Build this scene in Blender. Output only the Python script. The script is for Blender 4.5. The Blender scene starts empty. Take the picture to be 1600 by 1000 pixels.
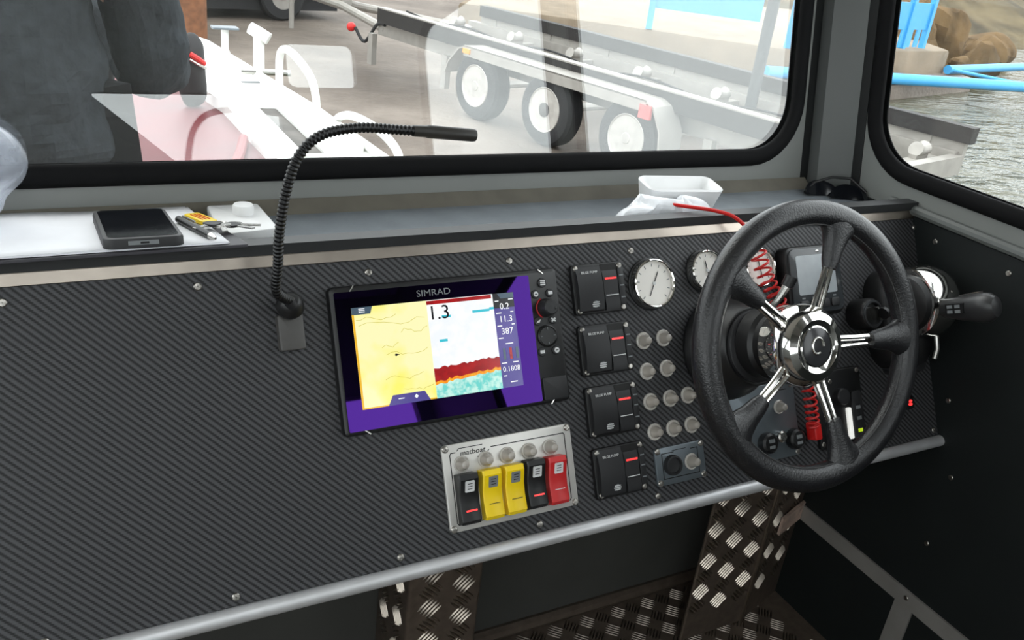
import bpy, bmesh, math, random
from mathutils import Matrix, Vector, noise

random.seed(7)
scene = bpy.context.scene
COL = scene.collection
H = 1.17                                    # eye height above the cabin sole (z = 0)

# ------------------------------------------------------------------ camera
F_PX = 1400.0
cam_d = bpy.data.cameras.new('camera')
cam = bpy.data.objects.new('camera', cam_d)
COL.objects.link(cam)
cam_d.sensor_fit = 'HORIZONTAL'
cam_d.sensor_width = 36.0
cam_d.lens = F_PX / 1600.0 * 36.0
cam_d.clip_start = 0.02
cam_d.clip_end = 400
right = Vector((0.8826, -0.4563, 0.1127))
up = Vector((0.1035, 0.4225, 0.9004))
back = Vector((-0.4585, -0.7831, 0.4201))
cm = Matrix((right, up, back)).transposed().to_4x4()
cm.translation = (0, 0, H)
cam.matrix_world = cm
scene.camera = cam

# ------------------------------------------------------------------ world: bright overcast sky
w = bpy.data.worlds.new('overcast_sky')
scene.world = w
w.use_nodes = True
nt = w.node_tree
bg = nt.nodes['Background']
tc = nt.nodes.new('ShaderNodeTexCoord')
nz = nt.nodes.new('ShaderNodeTexNoise')
nz.inputs['Scale'].default_value = 2.2
nz.inputs['Detail'].default_value = 4
rp = nt.nodes.new('ShaderNodeValToRGB')
rp.color_ramp.elements[0].color = (0.86, 0.90, 0.97, 1)
rp.color_ramp.elements[1].color = (1.0, 1.0, 1.0, 1)
nt.links.new(tc.outputs['Generated'], nz.inputs['Vector'])
nt.links.new(nz.outputs['Fac'], rp.inputs['Fac'])
nt.links.new(rp.outputs['Color'], bg.inputs['Color'])
bg.inputs['Strength'].default_value = 3.5

# weak sun behind thin cloud: very soft shadows
sd = bpy.data.lights.new('sun', 'SUN')
sd.energy = 1.2
sd.angle = math.radians(40)
sd.color = (1.0, 0.96, 0.9)
so = bpy.data.objects.new('sun', sd)
COL.objects.link(so)
so.rotation_euler = (math.radians(38), math.radians(8), math.radians(200))

scene.view_settings.view_transform = 'Standard'
scene.view_settings.look = 'None'
scene.view_settings.gamma = 1.0
scene.view_settings.use_curve_mapping = False
scene.view_settings.exposure = 0.0


# ------------------------------------------------------------------ materials
def lin(r, g, b):
    def f(x):
        x /= 255.0
        return x / 12.92 if x <= 0.04045 else ((x + 0.055) / 1.055) ** 2.4
    return (f(r), f(g), f(b))


def mat(name, rgb, rough=0.5, metal=0.0, var=0.12, scale=30, bump=0.0, bscale=200, spec=0.5,
        emit=0.0, ecol=None, coat=0.0, alpha=1.0):
    m = bpy.data.materials.new(name)
    m.use_nodes = True
    n = m.node_tree.nodes
    l = m.node_tree.links
    b = n['Principled BSDF']
    c = lin(*rgb)
    t = n.new('ShaderNodeTexCoord')
    z = n.new('ShaderNodeTexNoise')
    z.inputs['Scale'].default_value = scale
    z.inputs['Detail'].default_value = 5
    l.new(t.outputs['Object'], z.inputs['Vector'])
    r = n.new('ShaderNodeValToRGB')
    r.color_ramp.elements[0].position = 0.3
    r.color_ramp.elements[1].position = 0.7
    r.color_ramp.elements[0].color = (*[x * (1 - var) for x in c], 1)
    r.color_ramp.elements[1].color = (*[min(1, x * (1 + var)) for x in c], 1)
    l.new(z.outputs['Fac'], r.inputs['Fac'])
    l.new(r.outputs['Color'], b.inputs['Base Color'])
    b.inputs['Roughness'].default_value = rough
    b.inputs['Metallic'].default_value = metal
    b.inputs['Specular IOR Level'].default_value = spec
    b.inputs['Coat Weight'].default_value = coat
    b.inputs['Alpha'].default_value = alpha
    if bump:
        z2 = n.new('ShaderNodeTexNoise')
        z2.inputs['Scale'].default_value = bscale
        z2.inputs['Detail'].default_value = 3
        l.new(t.outputs['Object'], z2.inputs['Vector'])
        bp = n.new('ShaderNodeBump')
        bp.inputs['Strength'].default_value = bump
        bp.inputs['Distance'].default_value = 0.02
        l.new(z2.outputs['Fac'], bp.inputs['Height'])
        l.new(bp.outputs['Normal'], b.inputs['Normal'])
    if emit:
        b.inputs['Emission Color'].default_value = (*lin(*(ecol or rgb)), 1)
        b.inputs['Emission Strength'].default_value = emit
    return m


def see_through(m, t):
    m.node_tree.nodes['Principled BSDF'].inputs['Transmission Weight'].default_value = t
    return m


def glass_mat(name, k=1.3, tint=(0.96, 0.98, 0.97)):
    m = bpy.data.materials.new(name)
    m.use_nodes = True
    n = m.node_tree.nodes
    l = m.node_tree.links
    n.remove(n['Principled BSDF'])
    tr = n.new('ShaderNodeBsdfTransparent')
    tr.inputs['Color'].default_value = (*tint, 1)
    gl = n.new('ShaderNodeBsdfGlossy')
    gl.inputs['Roughness'].default_value = 0.0
    fr = n.new('ShaderNodeLayerWeight')          # Schlick reflectance, same from both sides
    pw = n.new('ShaderNodeMath')
    pw.operation = 'POWER'
    pw.inputs[1].default_value = 5
    fr.inputs['Blend'].default_value = 0.5
    l.new(fr.outputs['Facing'], pw.inputs[0])
    mu = n.new('ShaderNodeMath')
    mu.operation = 'MULTIPLY_ADD'
    mu.use_clamp = True
    mu.inputs[1].default_value = 0.9
    mu.inputs[2].default_value = 0.045 * k
    mx = n.new('ShaderNodeMixShader')
    l.new(pw.outputs[0], mu.inputs[0])
    l.new(mu.outputs[0], mx.inputs[0])
    l.new(tr.outputs[0], mx.inputs[1])
    l.new(gl.outputs[0], mx.inputs[2])
    l.new(mx.outputs[0], n['Material Output'].inputs[0])
    return m


def carbon_mat():
    """black vinyl with 45 degree ribs, pitch 8.1 mm measured up the panel"""
    m = bpy.data.materials.new('ribbed_carbon_vinyl')
    m.use_nodes = True
    n = m.node_tree.nodes
    l = m.node_tree.links
    b = n['Principled BSDF']
    t = n.new('ShaderNodeTexCoord')
    s = n.new('ShaderNodeSeparateXYZ')
    l.new(t.outputs['Object'], s.inputs[0])

    def math_(op, a, bb):
        q = n.new('ShaderNodeMath')
        q.operation = op
        for i, x in enumerate((a, bb)):
            if x is None:
                continue
            if isinstance(x, (int, float)):
                q.inputs[i].default_value = x
            else:
                l.new(x, q.inputs[i])
        return q.outputs[0]
    d1 = math_('ADD', s.outputs[0], s.outputs[1])
    p1 = math_('SINE', math_('MULTIPLY', d1, 2 * math.pi / 0.0081), None)
    p2 = math_('SINE', math_('MULTIPLY', math_('SUBTRACT', s.outputs[1], math_('MULTIPLY', s.outputs[0], 0.15)),
                             2 * math.pi / 0.0024), None)
    hgt = math_('ADD', p1, math_('MULTIPLY', p2, 0.25))
    fac = math_('ADD', math_('MULTIPLY', hgt, 0.45), 0.55)
    r = n.new('ShaderNodeValToRGB')
    r.color_ramp.elements[0].position = 0.15
    r.color_ramp.elements[1].position = 0.75
    r.color_ramp.elements[0].color = (0.006, 0.006, 0.0065, 1)
    r.color_ramp.elements[1].color = (0.062, 0.062, 0.066, 1)
    l.new(fac, r.inputs['Fac'])
    l.new(r.outputs['Color'], b.inputs['Base Color'])
    bp = n.new('ShaderNodeBump')
    bp.inputs['Strength'].default_value = 0.35
    bp.inputs['Distance'].default_value = 0.001
    l.new(fac, bp.inputs['Height'])
    l.new(bp.outputs['Normal'], b.inputs['Normal'])
    b.inputs['Roughness'].default_value = 0.5
    b.inputs['Specular IOR Level'].default_value = 0.35
    return m


def ground_mat():
    m = bpy.data.materials.new('slipway_ground')
    m.use_nodes = True
    n = m.node_tree.nodes
    l = m.node_tree.links
    b = n['Principled BSDF']
    t = n.new('ShaderNodeTexCoord')
    z = n.new('ShaderNodeTexNoise')
    z.inputs['Scale'].default_value = 0.55
    z.inputs['Detail'].default_value = 8
    z.inputs['Roughness'].default_value = 0.62
    l.new(t.outputs['Object'], z.inputs['Vector'])
    r = n.new('ShaderNodeValToRGB')
    r.color_ramp.elements[0].position = 0.38
    r.color_ramp.elements[1].position = 0.66
    r.color_ramp.elements[0].color = (0.085, 0.064, 0.050, 1)
    r.color_ramp.elements[1].color = (0.235, 0.195, 0.163, 1)
    e = r.color_ramp.elements.new(0.52)
    e.color = (0.150, 0.120, 0.097, 1)
    l.new(z.outputs['Fac'], r.inputs['Fac'])
    l.new(r.outputs['Color'], b.inputs['Base Color'])
    z2 = n.new('ShaderNodeTexNoise')
    z2.inputs['Scale'].default_value = 14
    z2.inputs['Detail'].default_value = 6
    l.new(t.outputs['Object'], z2.inputs['Vector'])
    bp = n.new('ShaderNodeBump')
    bp.inputs['Strength'].default_value = 0.6
    bp.inputs['Distance'].default_value = 0.03
    l.new(z2.outputs['Fac'], bp.inputs['Height'])
    l.new(bp.outputs['Normal'], b.inputs['Normal'])
    b.inputs['Roughness'].default_value = 0.75
    return m


def water_mat():
    m = bpy.data.materials.new('harbour_water')
    m.use_nodes = True
    n = m.node_tree.nodes
    l = m.node_tree.links
    b = n['Principled BSDF']
    b.inputs['Base Color'].default_value = (0.070, 0.068, 0.040, 1)
    b.inputs['Roughness'].default_value = 0.08
    b.inputs['IOR'].default_value = 1.27
    b.inputs['Specular IOR Level'].default_value = 0.3
    t = n.new('ShaderNodeTexCoord')
    mp = n.new('ShaderNodeMapping')
    mp.inputs['Scale'].default_value = (1.0, 2.0, 1.0)
    mp.inputs['Rotation'].default_value = (0, 0, 0.5)
    l.new(t.outputs['Object'], mp.inputs['Vector'])
    z = n.new('ShaderNodeTexNoise')
    z.inputs['Scale'].default_value = 1.6
    z.inputs['Detail'].default_value = 5
    l.new(mp.outputs[0], z.inputs['Vector'])
    bp = n.new('ShaderNodeBump')
    bp.inputs['Strength'].default_value = 0.55
    bp.inputs['Distance'].default_value = 0.25
    l.new(z.outputs['Fac'], bp.inputs['Height'])
    l.new(bp.outputs['Normal'], b.inputs['Normal'])
    return m


M_WALL = mat('grey_wall_paint', (120, 122, 119), 0.45, var=0.05, scale=8)
M_POST = mat('post_paint', (92, 95, 93), 0.4, var=0.05, scale=8)
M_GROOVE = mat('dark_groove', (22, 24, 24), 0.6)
M_LINER = mat('black_wall_liner', (22, 26, 26), 0.55, var=0.1, scale=12, spec=0.3)
M_KICK = mat('charcoal_bulkhead', (74, 74, 71), 0.6, var=0.08, scale=10, spec=0.3)
M_CEIL = mat('ceiling_lining', (225, 226, 224), 0.7)
M_RUBBER = mat('black_rubber', (18, 18, 19), 0.75, var=0.1, spec=0.12)
M_GLASS = glass_mat('window_glass', 2.3)
M_GLASS_SIDE = glass_mat('side_window_glass', 0.6)
M_SHELF = mat('blue_grey_shelf', (112, 118, 124), 0.3, var=0.12, scale=25, bump=0.03, bscale=60)
M_LIP = mat('dark_grey_lip', (42, 43, 44), 0.5)
M_ALU = mat('brushed_aluminium', (172, 162, 152), 0.34, 1.0, var=0.14, scale=18)
M_ALUTUBE = mat('aluminium_tube', (214, 214, 216), 0.42, 0.55, var=0.08, scale=30)
M_BARALU = mat('flat_bar_aluminium', (140, 136, 132), 0.5, 0.3, var=0.12, scale=14)
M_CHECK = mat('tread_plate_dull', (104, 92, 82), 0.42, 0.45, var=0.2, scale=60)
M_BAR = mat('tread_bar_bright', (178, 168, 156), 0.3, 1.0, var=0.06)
M_CHROME = mat('chrome', (232, 230, 226), 0.08, 1.0, var=0.02)
M_STEEL = mat('stainless_steel', (205, 203, 198), 0.25, 1.0, var=0.05)
M_CARBON = carbon_mat()
M_BLACK = mat('black_plastic', (22, 22, 23), 0.4, var=0.08)
M_BLACK2 = mat('satin_black_plastic', (34, 34, 36), 0.5, var=0.08)
M_LEATHER = mat('black_leather', (26, 26, 28), 0.33, var=0.12, scale=80, bump=0.12, bscale=420, spec=0.6)
M_WHITE = mat('white_plastic', (236, 236, 236), 0.4, var=0.03)
M_PAPER = mat('white_paper', (240, 240, 244), 0.7, var=0.02)
M_GELCOAT = mat('white_gelcoat', (238, 238, 234), 0.3, var=0.04, scale=3)
M_REDDECK = mat('red_deck_paint', (96, 22, 30), 0.5, var=0.15, scale=6)
M_CONC = mat('beige_concrete', (132, 118, 100), 0.85, var=0.2, scale=2.5, bump=0.2, bscale=8)
M_BLUE = mat('blue_paint', (66, 160, 216), 0.4, var=0.06, scale=2)
M_GALV = mat('galvanised_steel', (158, 154, 148), 0.5, 0.35, var=0.12, scale=9)
M_TYRE = mat('tyre_rubber', (34, 34, 36), 0.75, var=0.15, bump=0.2, bscale=60)
M_ROCK = mat('shore_rock', (100, 80, 54), 0.95, var=0.45, scale=2.2, bump=0.6, bscale=6, spec=.2)
M_BANK = mat('muddy_bank', (84, 74, 54), 0.95, var=0.6, scale=0.7, bump=0.5, bscale=3, spec=.2)
M_WOOD = mat('brown_timber', (128, 84, 56), 0.8, var=0.3, scale=12)
M_RED = mat('red_plastic', (206, 34, 32), 0.35, var=0.05)
M_YELLOW = mat('yellow_plastic', (244, 208, 10), 0.38, var=0.03)
M_REDROCK = mat('red_rocker', (196, 38, 40), 0.4, var=0.05)
M_LED = mat('red_led', (255, 60, 60), 0.3, emit=1.1)
M_LEDW = mat('white_led', (235, 235, 230), 0.3, emit=0.7)
M_LEDG = mat('green_led', (190, 220, 40), 0.3, emit=0.5)
M_BOOT = see_through(mat('translucent_boot', (206, 198, 188), 0.16, var=0.1, spec=0.8, coat=0.5), 0.45)
M_GREYPL = mat('grey_anodised_plate', (118, 126, 132), 0.36, 0.6, var=0.05)
M_PLATE = mat('light_aluminium_plate', (214, 211, 206), 0.4, 0.55, var=0.04)
M_INK = mat('black_print', (18, 18, 18), 0.6)
M_PRINT = mat('white_print', (215, 215, 215), 0.6)
M_GREYPRINT = mat('grey_print', (120, 124, 126), 0.5)
M_GAUGE = mat('gauge_dial', (236, 231, 224), 0.5, var=0.04)
M_HOODIE = mat('charcoal_knit', (62, 66, 70), 0.95, var=0.18, scale=40, bump=0.35, bscale=30, spec=0.1)
M_TROUSER = mat('dark_trousers', (36, 36, 40), 0.9, var=0.2)
M_SKIN = mat('skin', (198, 150, 124), 0.55, var=0.05)
M_HAIR = mat('dark_hair', (44, 34, 28), 0.7, var=0.3)
M_VAN = mat('pale_van_paint', (206, 212, 202), 0.3, var=0.03)
M_DARKGLASS = mat('dark_glass', (20, 22, 26), 0.08)
M_ORANGE = mat('orange_lens', (240, 150, 40), 0.3)
M_SCREENOFF = mat('grey_lcd', (150, 156, 160), 0.2, emit=0.12)


# ------------------------------------------------------------------ mesh helpers
def rpoly(corners, r, n=6):
    """convex polygon with rounded corners; always len(corners)*(n+1) points"""
    out = []
    k = len(corners)
    for i in range(k):
        p = Vector(corners[i]).to_2d()
        a = (Vector(corners[i - 1]).to_2d() - p).normalized()
        b = (Vector(corners[(i + 1) % k]).to_2d() - p).normalized()
        ang = math.acos(max(-1, min(1, a.dot(b)))) / 2
        rr = r[i] if isinstance(r, (list, tuple)) else r
        d = rr / math.tan(ang)
        c = p + (a + b).normalized() * (rr / math.sin(ang))
        s, e = p + a * d - c, p + b * d - c
        a0, a1 = math.atan2(s.y, s.x), math.atan2(e.y, e.x)
        da = a1 - a0
        while da > math.pi:
            da -= 2 * math.pi
        while da < -math.pi:
            da += 2 * math.pi
        for j in range(n + 1):
            t = a0 + da * j / n
            out.append((c.x + rr * math.cos(t), c.y + rr * math.sin(t)))
    return out


def inset(corners, d):
    """offset a counter-clockwise polygon inwards by d"""
    k = len(corners)
    out = []
    for i in range(k):
        p0, p1, p2 = (Vector(corners[j % k]).to_2d() for j in (i - 1, i, i + 1))
        e1, e2 = (p1 - p0).normalized(), (p2 - p1).normalized()
        n1, n2 = Vector((-e1.y, e1.x)), Vector((-e2.y, e2.x))
        m = n1 + n2
        m = m / m.dot(n1)
        q = p1 + m * d
        out.append((q.x, q.y))
    return out


def rect(x0, x1, y0, y1):
    return [(x0, y0), (x1, y0), (x1, y1), (x0, y1)]


class MB:
    def __init__(self):
        self.v = []
        self.f = []

    def add(self, verts, faces, M=None):
        o = len(self.v)
        for p in verts:
            p = Vector(p)
            self.v.append(M @ p if M is not None else p)
        for fc in faces:
            self.f.append([i + o for i in fc])
        return self

    def box(self, x0, x1, y0, y1, z0, z1, M=None):
        vs = [(x, y, z) for z in (z0, z1) for y in (y0, y1) for x in (x0, x1)]
        return self.add(vs, [(0, 2, 3, 1), (4, 5, 7, 6), (0, 1, 5, 4), (2, 6, 7, 3), (0, 4, 6, 2), (1, 3, 7, 5)], M)

    def loft(self, loops, cap0=True, cap1=True, wrap=False, M=None):
        n = len(loops[0])
        vs = [p for lp in loops for p in lp]
        fs = []
        m = len(loops)
        for i in range(m if wrap else m - 1):
            a, b = i * n, ((i + 1) % m) * n
            for j in range(n):
                fs.append((a + j, a + (j + 1) % n, b + (j + 1) % n, b + j))
        if cap0 and not wrap:
            fs.append(tuple(reversed(range(n))))
        if cap1 and not wrap:
            fs.append(tuple(range((m - 1) * n, m * n)))
        return self.add(vs, fs, M)

    def pad(self, corners, z0, z1, b=0.0, r=0.0, n=4, M=None):
        """extruded polygon with rounded corners and a softened top edge"""
        def lp(c, rr, z):
            q = rpoly(c, max(rr, 1e-5), n) if r else c
            return [(x, y, z) for x, y in q]
        if not b:
            return self.loft([lp(corners, r, z0), lp(corners, r, z1)], M=M)
        s = 1 if z1 > z0 else -1
        i1 = inset(corners, b * 0.3)
        i2 = inset(corners, b)
        return self.loft([lp(corners, r, z0), lp(corners, r, z1 - s * b), lp(i1, r - b * 0.3, z1 - s * b * 0.3),
                          lp(i2, r - b, z1)], M=M)

    def lathe(self, prof, seg=32, M=None, cap=True):
        loops = [[(r * math.cos(2 * math.pi * j / seg), r * math.sin(2 * math.pi * j / seg), z) for j in range(seg)]
                 for r, z in prof]
        return self.loft(loops, cap, cap, M=M)

    def tube(self, path, r, seg=10, closed=False, cap=True, M=None):
        P = [Vector(p) for p in path]
        k = len(P)
        rad = r if isinstance(r, (list, tuple)) else [r] * k
        T = []
        for i in range(k):
            if closed:
                t = P[(i + 1) % k] - P[i - 1]
            else:
                t = P[min(i + 1, k - 1)] - P[max(i - 1, 0)]
            T.append(t.normalized())
        nrm = T[0].orthogonal().normalized()
        loops = []
        for i in range(k):
            nrm = (nrm - T[i] * nrm.dot(T[i])).normalized()
            bi = T[i].cross(nrm)
            loops.append([P[i] + (nrm * math.cos(2 * math.pi * j / seg) + bi * math.sin(2 * math.pi * j / seg)) * rad[i]
                          for j in range(seg)])
        return self.loft(loops, cap, cap, wrap=closed, M=M)

    def ball(self, c, r, seg=16, rings=10, M=None):
        c = Vector(c)
        r = Vector(r) if not isinstance(r, (int, float)) else Vector((r, r, r))
        loops = []
        for i in range(rings + 1):
            t = math.pi * (0.02 + 0.96 * i / rings)
            loops.append([(c.x + r.x * math.sin(t) * math.cos(2 * math.pi * j / seg),
                           c.y + r.y * math.sin(t) * math.sin(2 * math.pi * j / seg),
                           c.z - r.z * math.cos(t)) for j in range(seg)])
        return self.loft(loops, M=M)

    def frame(self, outer, inner, z0, z1, ro, ri, n=6, M=None):
        """plate with a rounded hole"""
        o = rpoly(outer, max(ro, 1e-4), n)
        i = rpoly(inner, ri, n)
        L = [[(x, y, z0) for x, y in o], [(x, y, z1) for x, y in o], [(x, y, z1) for x, y in i], [(x, y, z0) for x, y in i]]
        return self.loft(L, wrap=True, M=M)

    def mesh(self, name, sharp=32):
        me = bpy.data.meshes.new(name)
        me.from_pydata([tuple(p) for p in self.v], [], self.f)
        bm = bmesh.new()
        bm.from_mesh(me)
        bmesh.ops.recalc_face_normals(bm, faces=bm.faces)
        bm.to_mesh(me)
        bm.free()
        for p in me.polygons:
            p.use_smooth = True
        me.set_sharp_from_angle(angle=math.radians(sharp))
        return me

    def build(self, name, m, parent=None, M=None, sharp=32):
        me = self.mesh(name, sharp)
        me.materials.append(m)
        return link(name, me, parent, M)


def link(name, me, parent=None, M=None):
    o = bpy.data.objects.new(name, me)
    COL.objects.link(o)
    if parent is not None:
        o.parent = parent
    if M is not None:
        o.matrix_local = M
    return o


def tag(o, label, cat, group=None, kind=None):
    o['label'] = label
    if cat:
        o['category'] = cat
    if group:
        o['group'] = group
    if kind:
        o['kind'] = kind
    return o


def struct(o, label=None):
    o['kind'] = 'structure'
    if label:
        o['label'] = label
    return o


def thing(name, label, cat, M=None, group=None):
    o = bpy.data.objects.new(name, None)
    COL.objects.link(o)
    o.empty_display_size = 0.05
    if M is not None:
        o.matrix_world = M
    return tag(o, label, cat, group)


def copy_tree(o, parent=None):
    c = o.copy()
    COL.objects.link(c)
    c.parent = parent
    for ch in list(o.children):
        copy_tree(ch, c)
    return c


def text(name, s, size, m, parent, loc, rot=None, shear=0.0, align='CENTER', ext=0.0002, sx=1.0):
    cu = bpy.data.curves.new(name, 'FONT')
    cu.body = s
    cu.size = size
    cu.align_x = align
    cu.align_y = 'CENTER'
    cu.shear = shear
    cu.extrude = ext
    cu.resolution_u = 3
    tmp = bpy.data.objects.new(name + '_tmp', cu)
    COL.objects.link(tmp)
    dg = bpy.context.evaluated_depsgraph_get()
    me = bpy.data.meshes.new_from_object(tmp.evaluated_get(dg))
    bpy.data.objects.remove(tmp)
    bpy.data.curves.remove(cu)
    me.materials.clear()
    me.materials.append(m)
    M = Matrix.Translation(loc)
    if rot is not None:
        M = M @ rot
    M = M @ Matrix.Diagonal((sx, 1, 1, 1))
    return link(name, me, parent, M)


def frame_m(o, x, y, z):
    M = Matrix((Vector(x), Vector(y), Vector(z))).transposed().to_4x4()
    M.translation = Vector(o)
    return M


def T(x, y, z=0.0):
    return Matrix.Translation((x, y, z))


def RX(a): return Matrix.Rotation(math.radians(a), 4, 'X')
def RY(a): return Matrix.Rotation(math.radians(a), 4, 'Y')
def RZ(a): return Matrix.Rotation(math.radians(a), 4, 'Z')


# panel frame: x along the dash, y up the sloping panel, z out of it
PU, PV, PN = Vector((1, 0, 0)), Vector((0, .4728, .8812)), Vector((0, -.8812, .4728))
PO = Vector((0.2934, 0.8582, -0.4223 + H))
PM = frame_m(PO, PU, PV, PN)


def on_panel(u, v, n=0.0):
    """matrix at panel position in millimetres"""
    return PM @ T(u / 1000, v / 1000, n / 1000)


# windscreen wall frame: x to starboard, y up the raked wall, z into the cabin
WU = Vector((0, .205, .979)).normalized()
WN = Vector((1, 0, 0)).cross(WU)
WM = frame_m((0, 1.07, -.38 + H), (1, 0, 0), WU, WN)
# starboard wall frame: x forward, y up, z outboard
SX = 1.2235
SM = frame_m((SX, 0, H), (0, 1, 0), (0, 0, 1), (1, 0, 0))
PSM = frame_m((-SX, 0, H), (0, 1, 0), (0, 0, 1), (1, 0, 0))
AFT = -1.2
CZ = 0.82                                   # ceiling, above the eye


# ------------------------------------------------------------------ cabin shell
def gasket(name, corners, r, wdt, parent, M, z, hgt, sgn):
    """half round rubber profile round an opening (corners = glass edge)"""
    prof = [(0, 0), (0, .6), (-.18, .9), (-.45, 1.0), (-.75, .9), (-1, .45), (-1, 0)]
    L = []
    for a, h in prof:
        c = inset(corners, a * wdt)
        L.append([(x, y, z + sgn * h * hgt) for x, y in rpoly(c, r - a * wdt, 8)])
    return MB().loft(L, wrap=True).build(name, M_RUBBER, parent, M, sharp=60)


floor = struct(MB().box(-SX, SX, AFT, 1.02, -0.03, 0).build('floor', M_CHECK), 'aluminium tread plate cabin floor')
sky_c = rect(-.60, .60, -.95, -.25)  # unseen roof opening, added to brighten the shelf and panel
struct(MB().frame(rect(-SX - .06, SX + .06, AFT - .05, 1.42), sky_c, H + CZ, H + CZ + .05, 0, .05, 4).build('ceiling', M_CEIL), 'white cabin ceiling with an added light opening')
hatch = struct(MB().loft([[(x, y, z) for x, y in rpoly(inset(sky_c, -.02), .05, 4)] for z in (H + CZ + .051, H + CZ + .058)]).build('window_9', M_GLASS_SIDE), 'clear pane over the added light opening')
struct(MB().box(-SX, SX, 1.02, 1.06, 0, H - .385).build('wall_footwell', M_KICK), 'charcoal bulkhead under the dash')

wf = [(-1.156, -.06), (1.156, -.06), (1.156, 1.226), (-1.156, 1.226)]
win_c = [(-1.121, .0623), (1.121, .0623), (1.121, 1.05), (-1.121, 1.05)]
wall_front = MB().frame(wf, inset(win_c, -.012), -.012, 0, 0, .09, 8).build('wall_front', M_WALL, None, WM)
struct(wall_front, 'grey raked wall round the windscreen')
mbx = MB()
for s in (-1, 1):
    mbx.box(min(s * 1.150, s * 1.20), max(s * 1.150, s * 1.20), -.06, 1.226, -.03, -.018)
mbx.build('dark_groove_strip', M_GROOVE, wall_front)
win1 = MB().loft([[(x, y, z) for x, y in rpoly(inset(win_c, -.008), .085, 8)] for z in (-.009, -.003)]).build(
    'window_1', M_GLASS, None, WM)
struct(win1, 'wide windscreen pane with rounded corners')
gasket('gasket', win_c, .08, .026, win1, Matrix(), -.001, .012, 1)
gasket('outer_gasket', win_c, .08, .026, win1, Matrix(), -.011, .004, -1)
mb = MB()
for s in (-1, 1):                            # corner posts between windscreen and side walls
    pts = [(s * 1.192, -.035), (s * 1.192, .004), (s * 1.214, .026), (s * 1.2235, .055), (s * 1.262, .055), (s * 1.262, -.035)]
    if s < 0:
        pts.reverse()
    mb.loft([[(x, y, z) for x, z in pts] for y in (-.06, 1.226)])
struct(mb.build('trim_1', M_POST, None, WM), 'grey corner posts beside the windscreen')


def side_wall(name, M, s, lab):
    mb = MB()
    fr = lambda z: 1.035 + .2094 * (z + .38)      # raked forward edge
    z0, z1 = -.385, CZ
    w1 = [(.31, -.307), (.985, -.307), (1.174, .60), (.31, .60)]
    w2 = [(-.66, -.307), (.16, -.307), (.16, .32), (-.66, .32)] if s > 0 else [(-1.1, -.307), (.16, -.307), (.16, .60), (-1.1, .60)]
    o1 = [(.235, z0), (fr(z0), z0), (fr(z1), z1), (.235, z1)]
    o2 = [(AFT, z0), (.235, z0), (.235, z1), (AFT, z1)]
    a, b = (0, .012) if s > 0 else (-.012, 0)
    mb.frame(o1, inset(w1, -.012), a, b, 0, .10, 8)
    mb.frame(o2, inset(w2, -.012), a, b, 0, .10, 8)
    mb.box(AFT, 1.06, -H, z0, a, b)
    wl = mb.build(name, M_WALL, None, M)
    struct(wl, lab)
    return wl, (w1, w2), a, b


wall_right, (sw1, sw2), _, _ = side_wall('wall_right', SM, 1, 'starboard wall, grey above and black below')
for i, c in ((2, sw1), (3, sw2)):
    o = MB().loft([[(x, y, z) for x, y in rpoly(inset(c, -.008), .095, 8)] for z in (.003, .009)]).build(
        'window_%d' % i, M_GLASS_SIDE, None, SM)
    struct(o, ('forward' if i == 2 else 'after') + ' starboard window pane')
    gasket('gasket', c, .09, .026, o, Matrix(), .001, .012, -1)
    gasket('outer_gasket', c, .09, .026, o, Matrix(), .011, .004, 1)
wall_left, (pw1, pw2), _, _ = side_wall('wall_left', PSM, -1, 'port wall of the cabin')
for i, c in ((4, pw1), (5, pw2)):
    o = MB().loft([[(x, y, z) for x, y in rpoly(inset(c, -.008), .095, 8)] for z in (-.009, -.003)]).build(
        'window_%d' % i, M_GLASS_SIDE, None, PSM)
    struct(o, ('forward' if i == 4 else 'after') + ' port window pane')
    gasket('gasket', c, .09, .026, o, Matrix(), -.001, .012, 1)

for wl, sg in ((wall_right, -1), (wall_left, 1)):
    MB().loft([[(1.000 + .2094 * (z + .38), z, h) for h in (0, sg * .0015)] + [(1.020 + .2094 * (z + .38), z, h) for h in (sg * .0015, 0)] for z in (-.378, CZ)]).build('dark_groove_strip', M_GROOVE, wl)  # dark strip laid on the wall, painting in the shadow groove beside the post
# black liner low on the starboard wall, with screws and aluminium edge
liner = MB().box(AFT, 1.019, -H + .001, -.3735, -.006, -.0002).build('liner_panel', M_LINER, wall_right)
edge = MB().tube([(AFT, -.364, -.006), (.93, -.364, -.006)], .0085, 10).build('edge_bead', M_POST, wall_right)


def screw_mesh(r=.0045, h=.0022):
    mb = MB()
    mb.lathe([(r, 0), (r, h * .45), (r * .8, h * .85), (r * .3, h)], 14)
    mb.box(-r * .7, r * .7, -r * .16, r * .16, h * .8, h * 1.06)
    mb.box(-r * .16, r * .16, -r * .7, r * .7, h * .8, h * 1.06)
    me = mb.mesh('screw')
    me.materials.append(M_SCREW)
    return me


M_SCREW = mat('dull_screw', (172, 168, 162), 0.28, 1.0, var=0.3, scale=300)
SCREW = screw_mesh(.0042)
SCREW_S = screw_mesh(.0036, .0018)
for y, z in [(.832, -.397), (.705, -.397), (.724, -.618), (.677, -.730), (.675, -.857), (.45, -.397), (.2, -.397), (.45, -.857)]:
    link('screw', SCREW, liner, T(y, z, -.006) @ RX(180))
# flat bars on the starboard wall, low down
tr2 = struct(MB().box(.2, .925, -.985, -.955, -.010, -.006).build('trim_2', M_BARALU, None, SM), 'aluminium flat bar along the black liner')
MB().box(.655, .690, -H + .002, -.985, -.010, -.006).build('upright', M_BARALU, tr2)
link('screw', SCREW, tr2, T(.672, -.968, -.010) @ RX(180))

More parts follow.
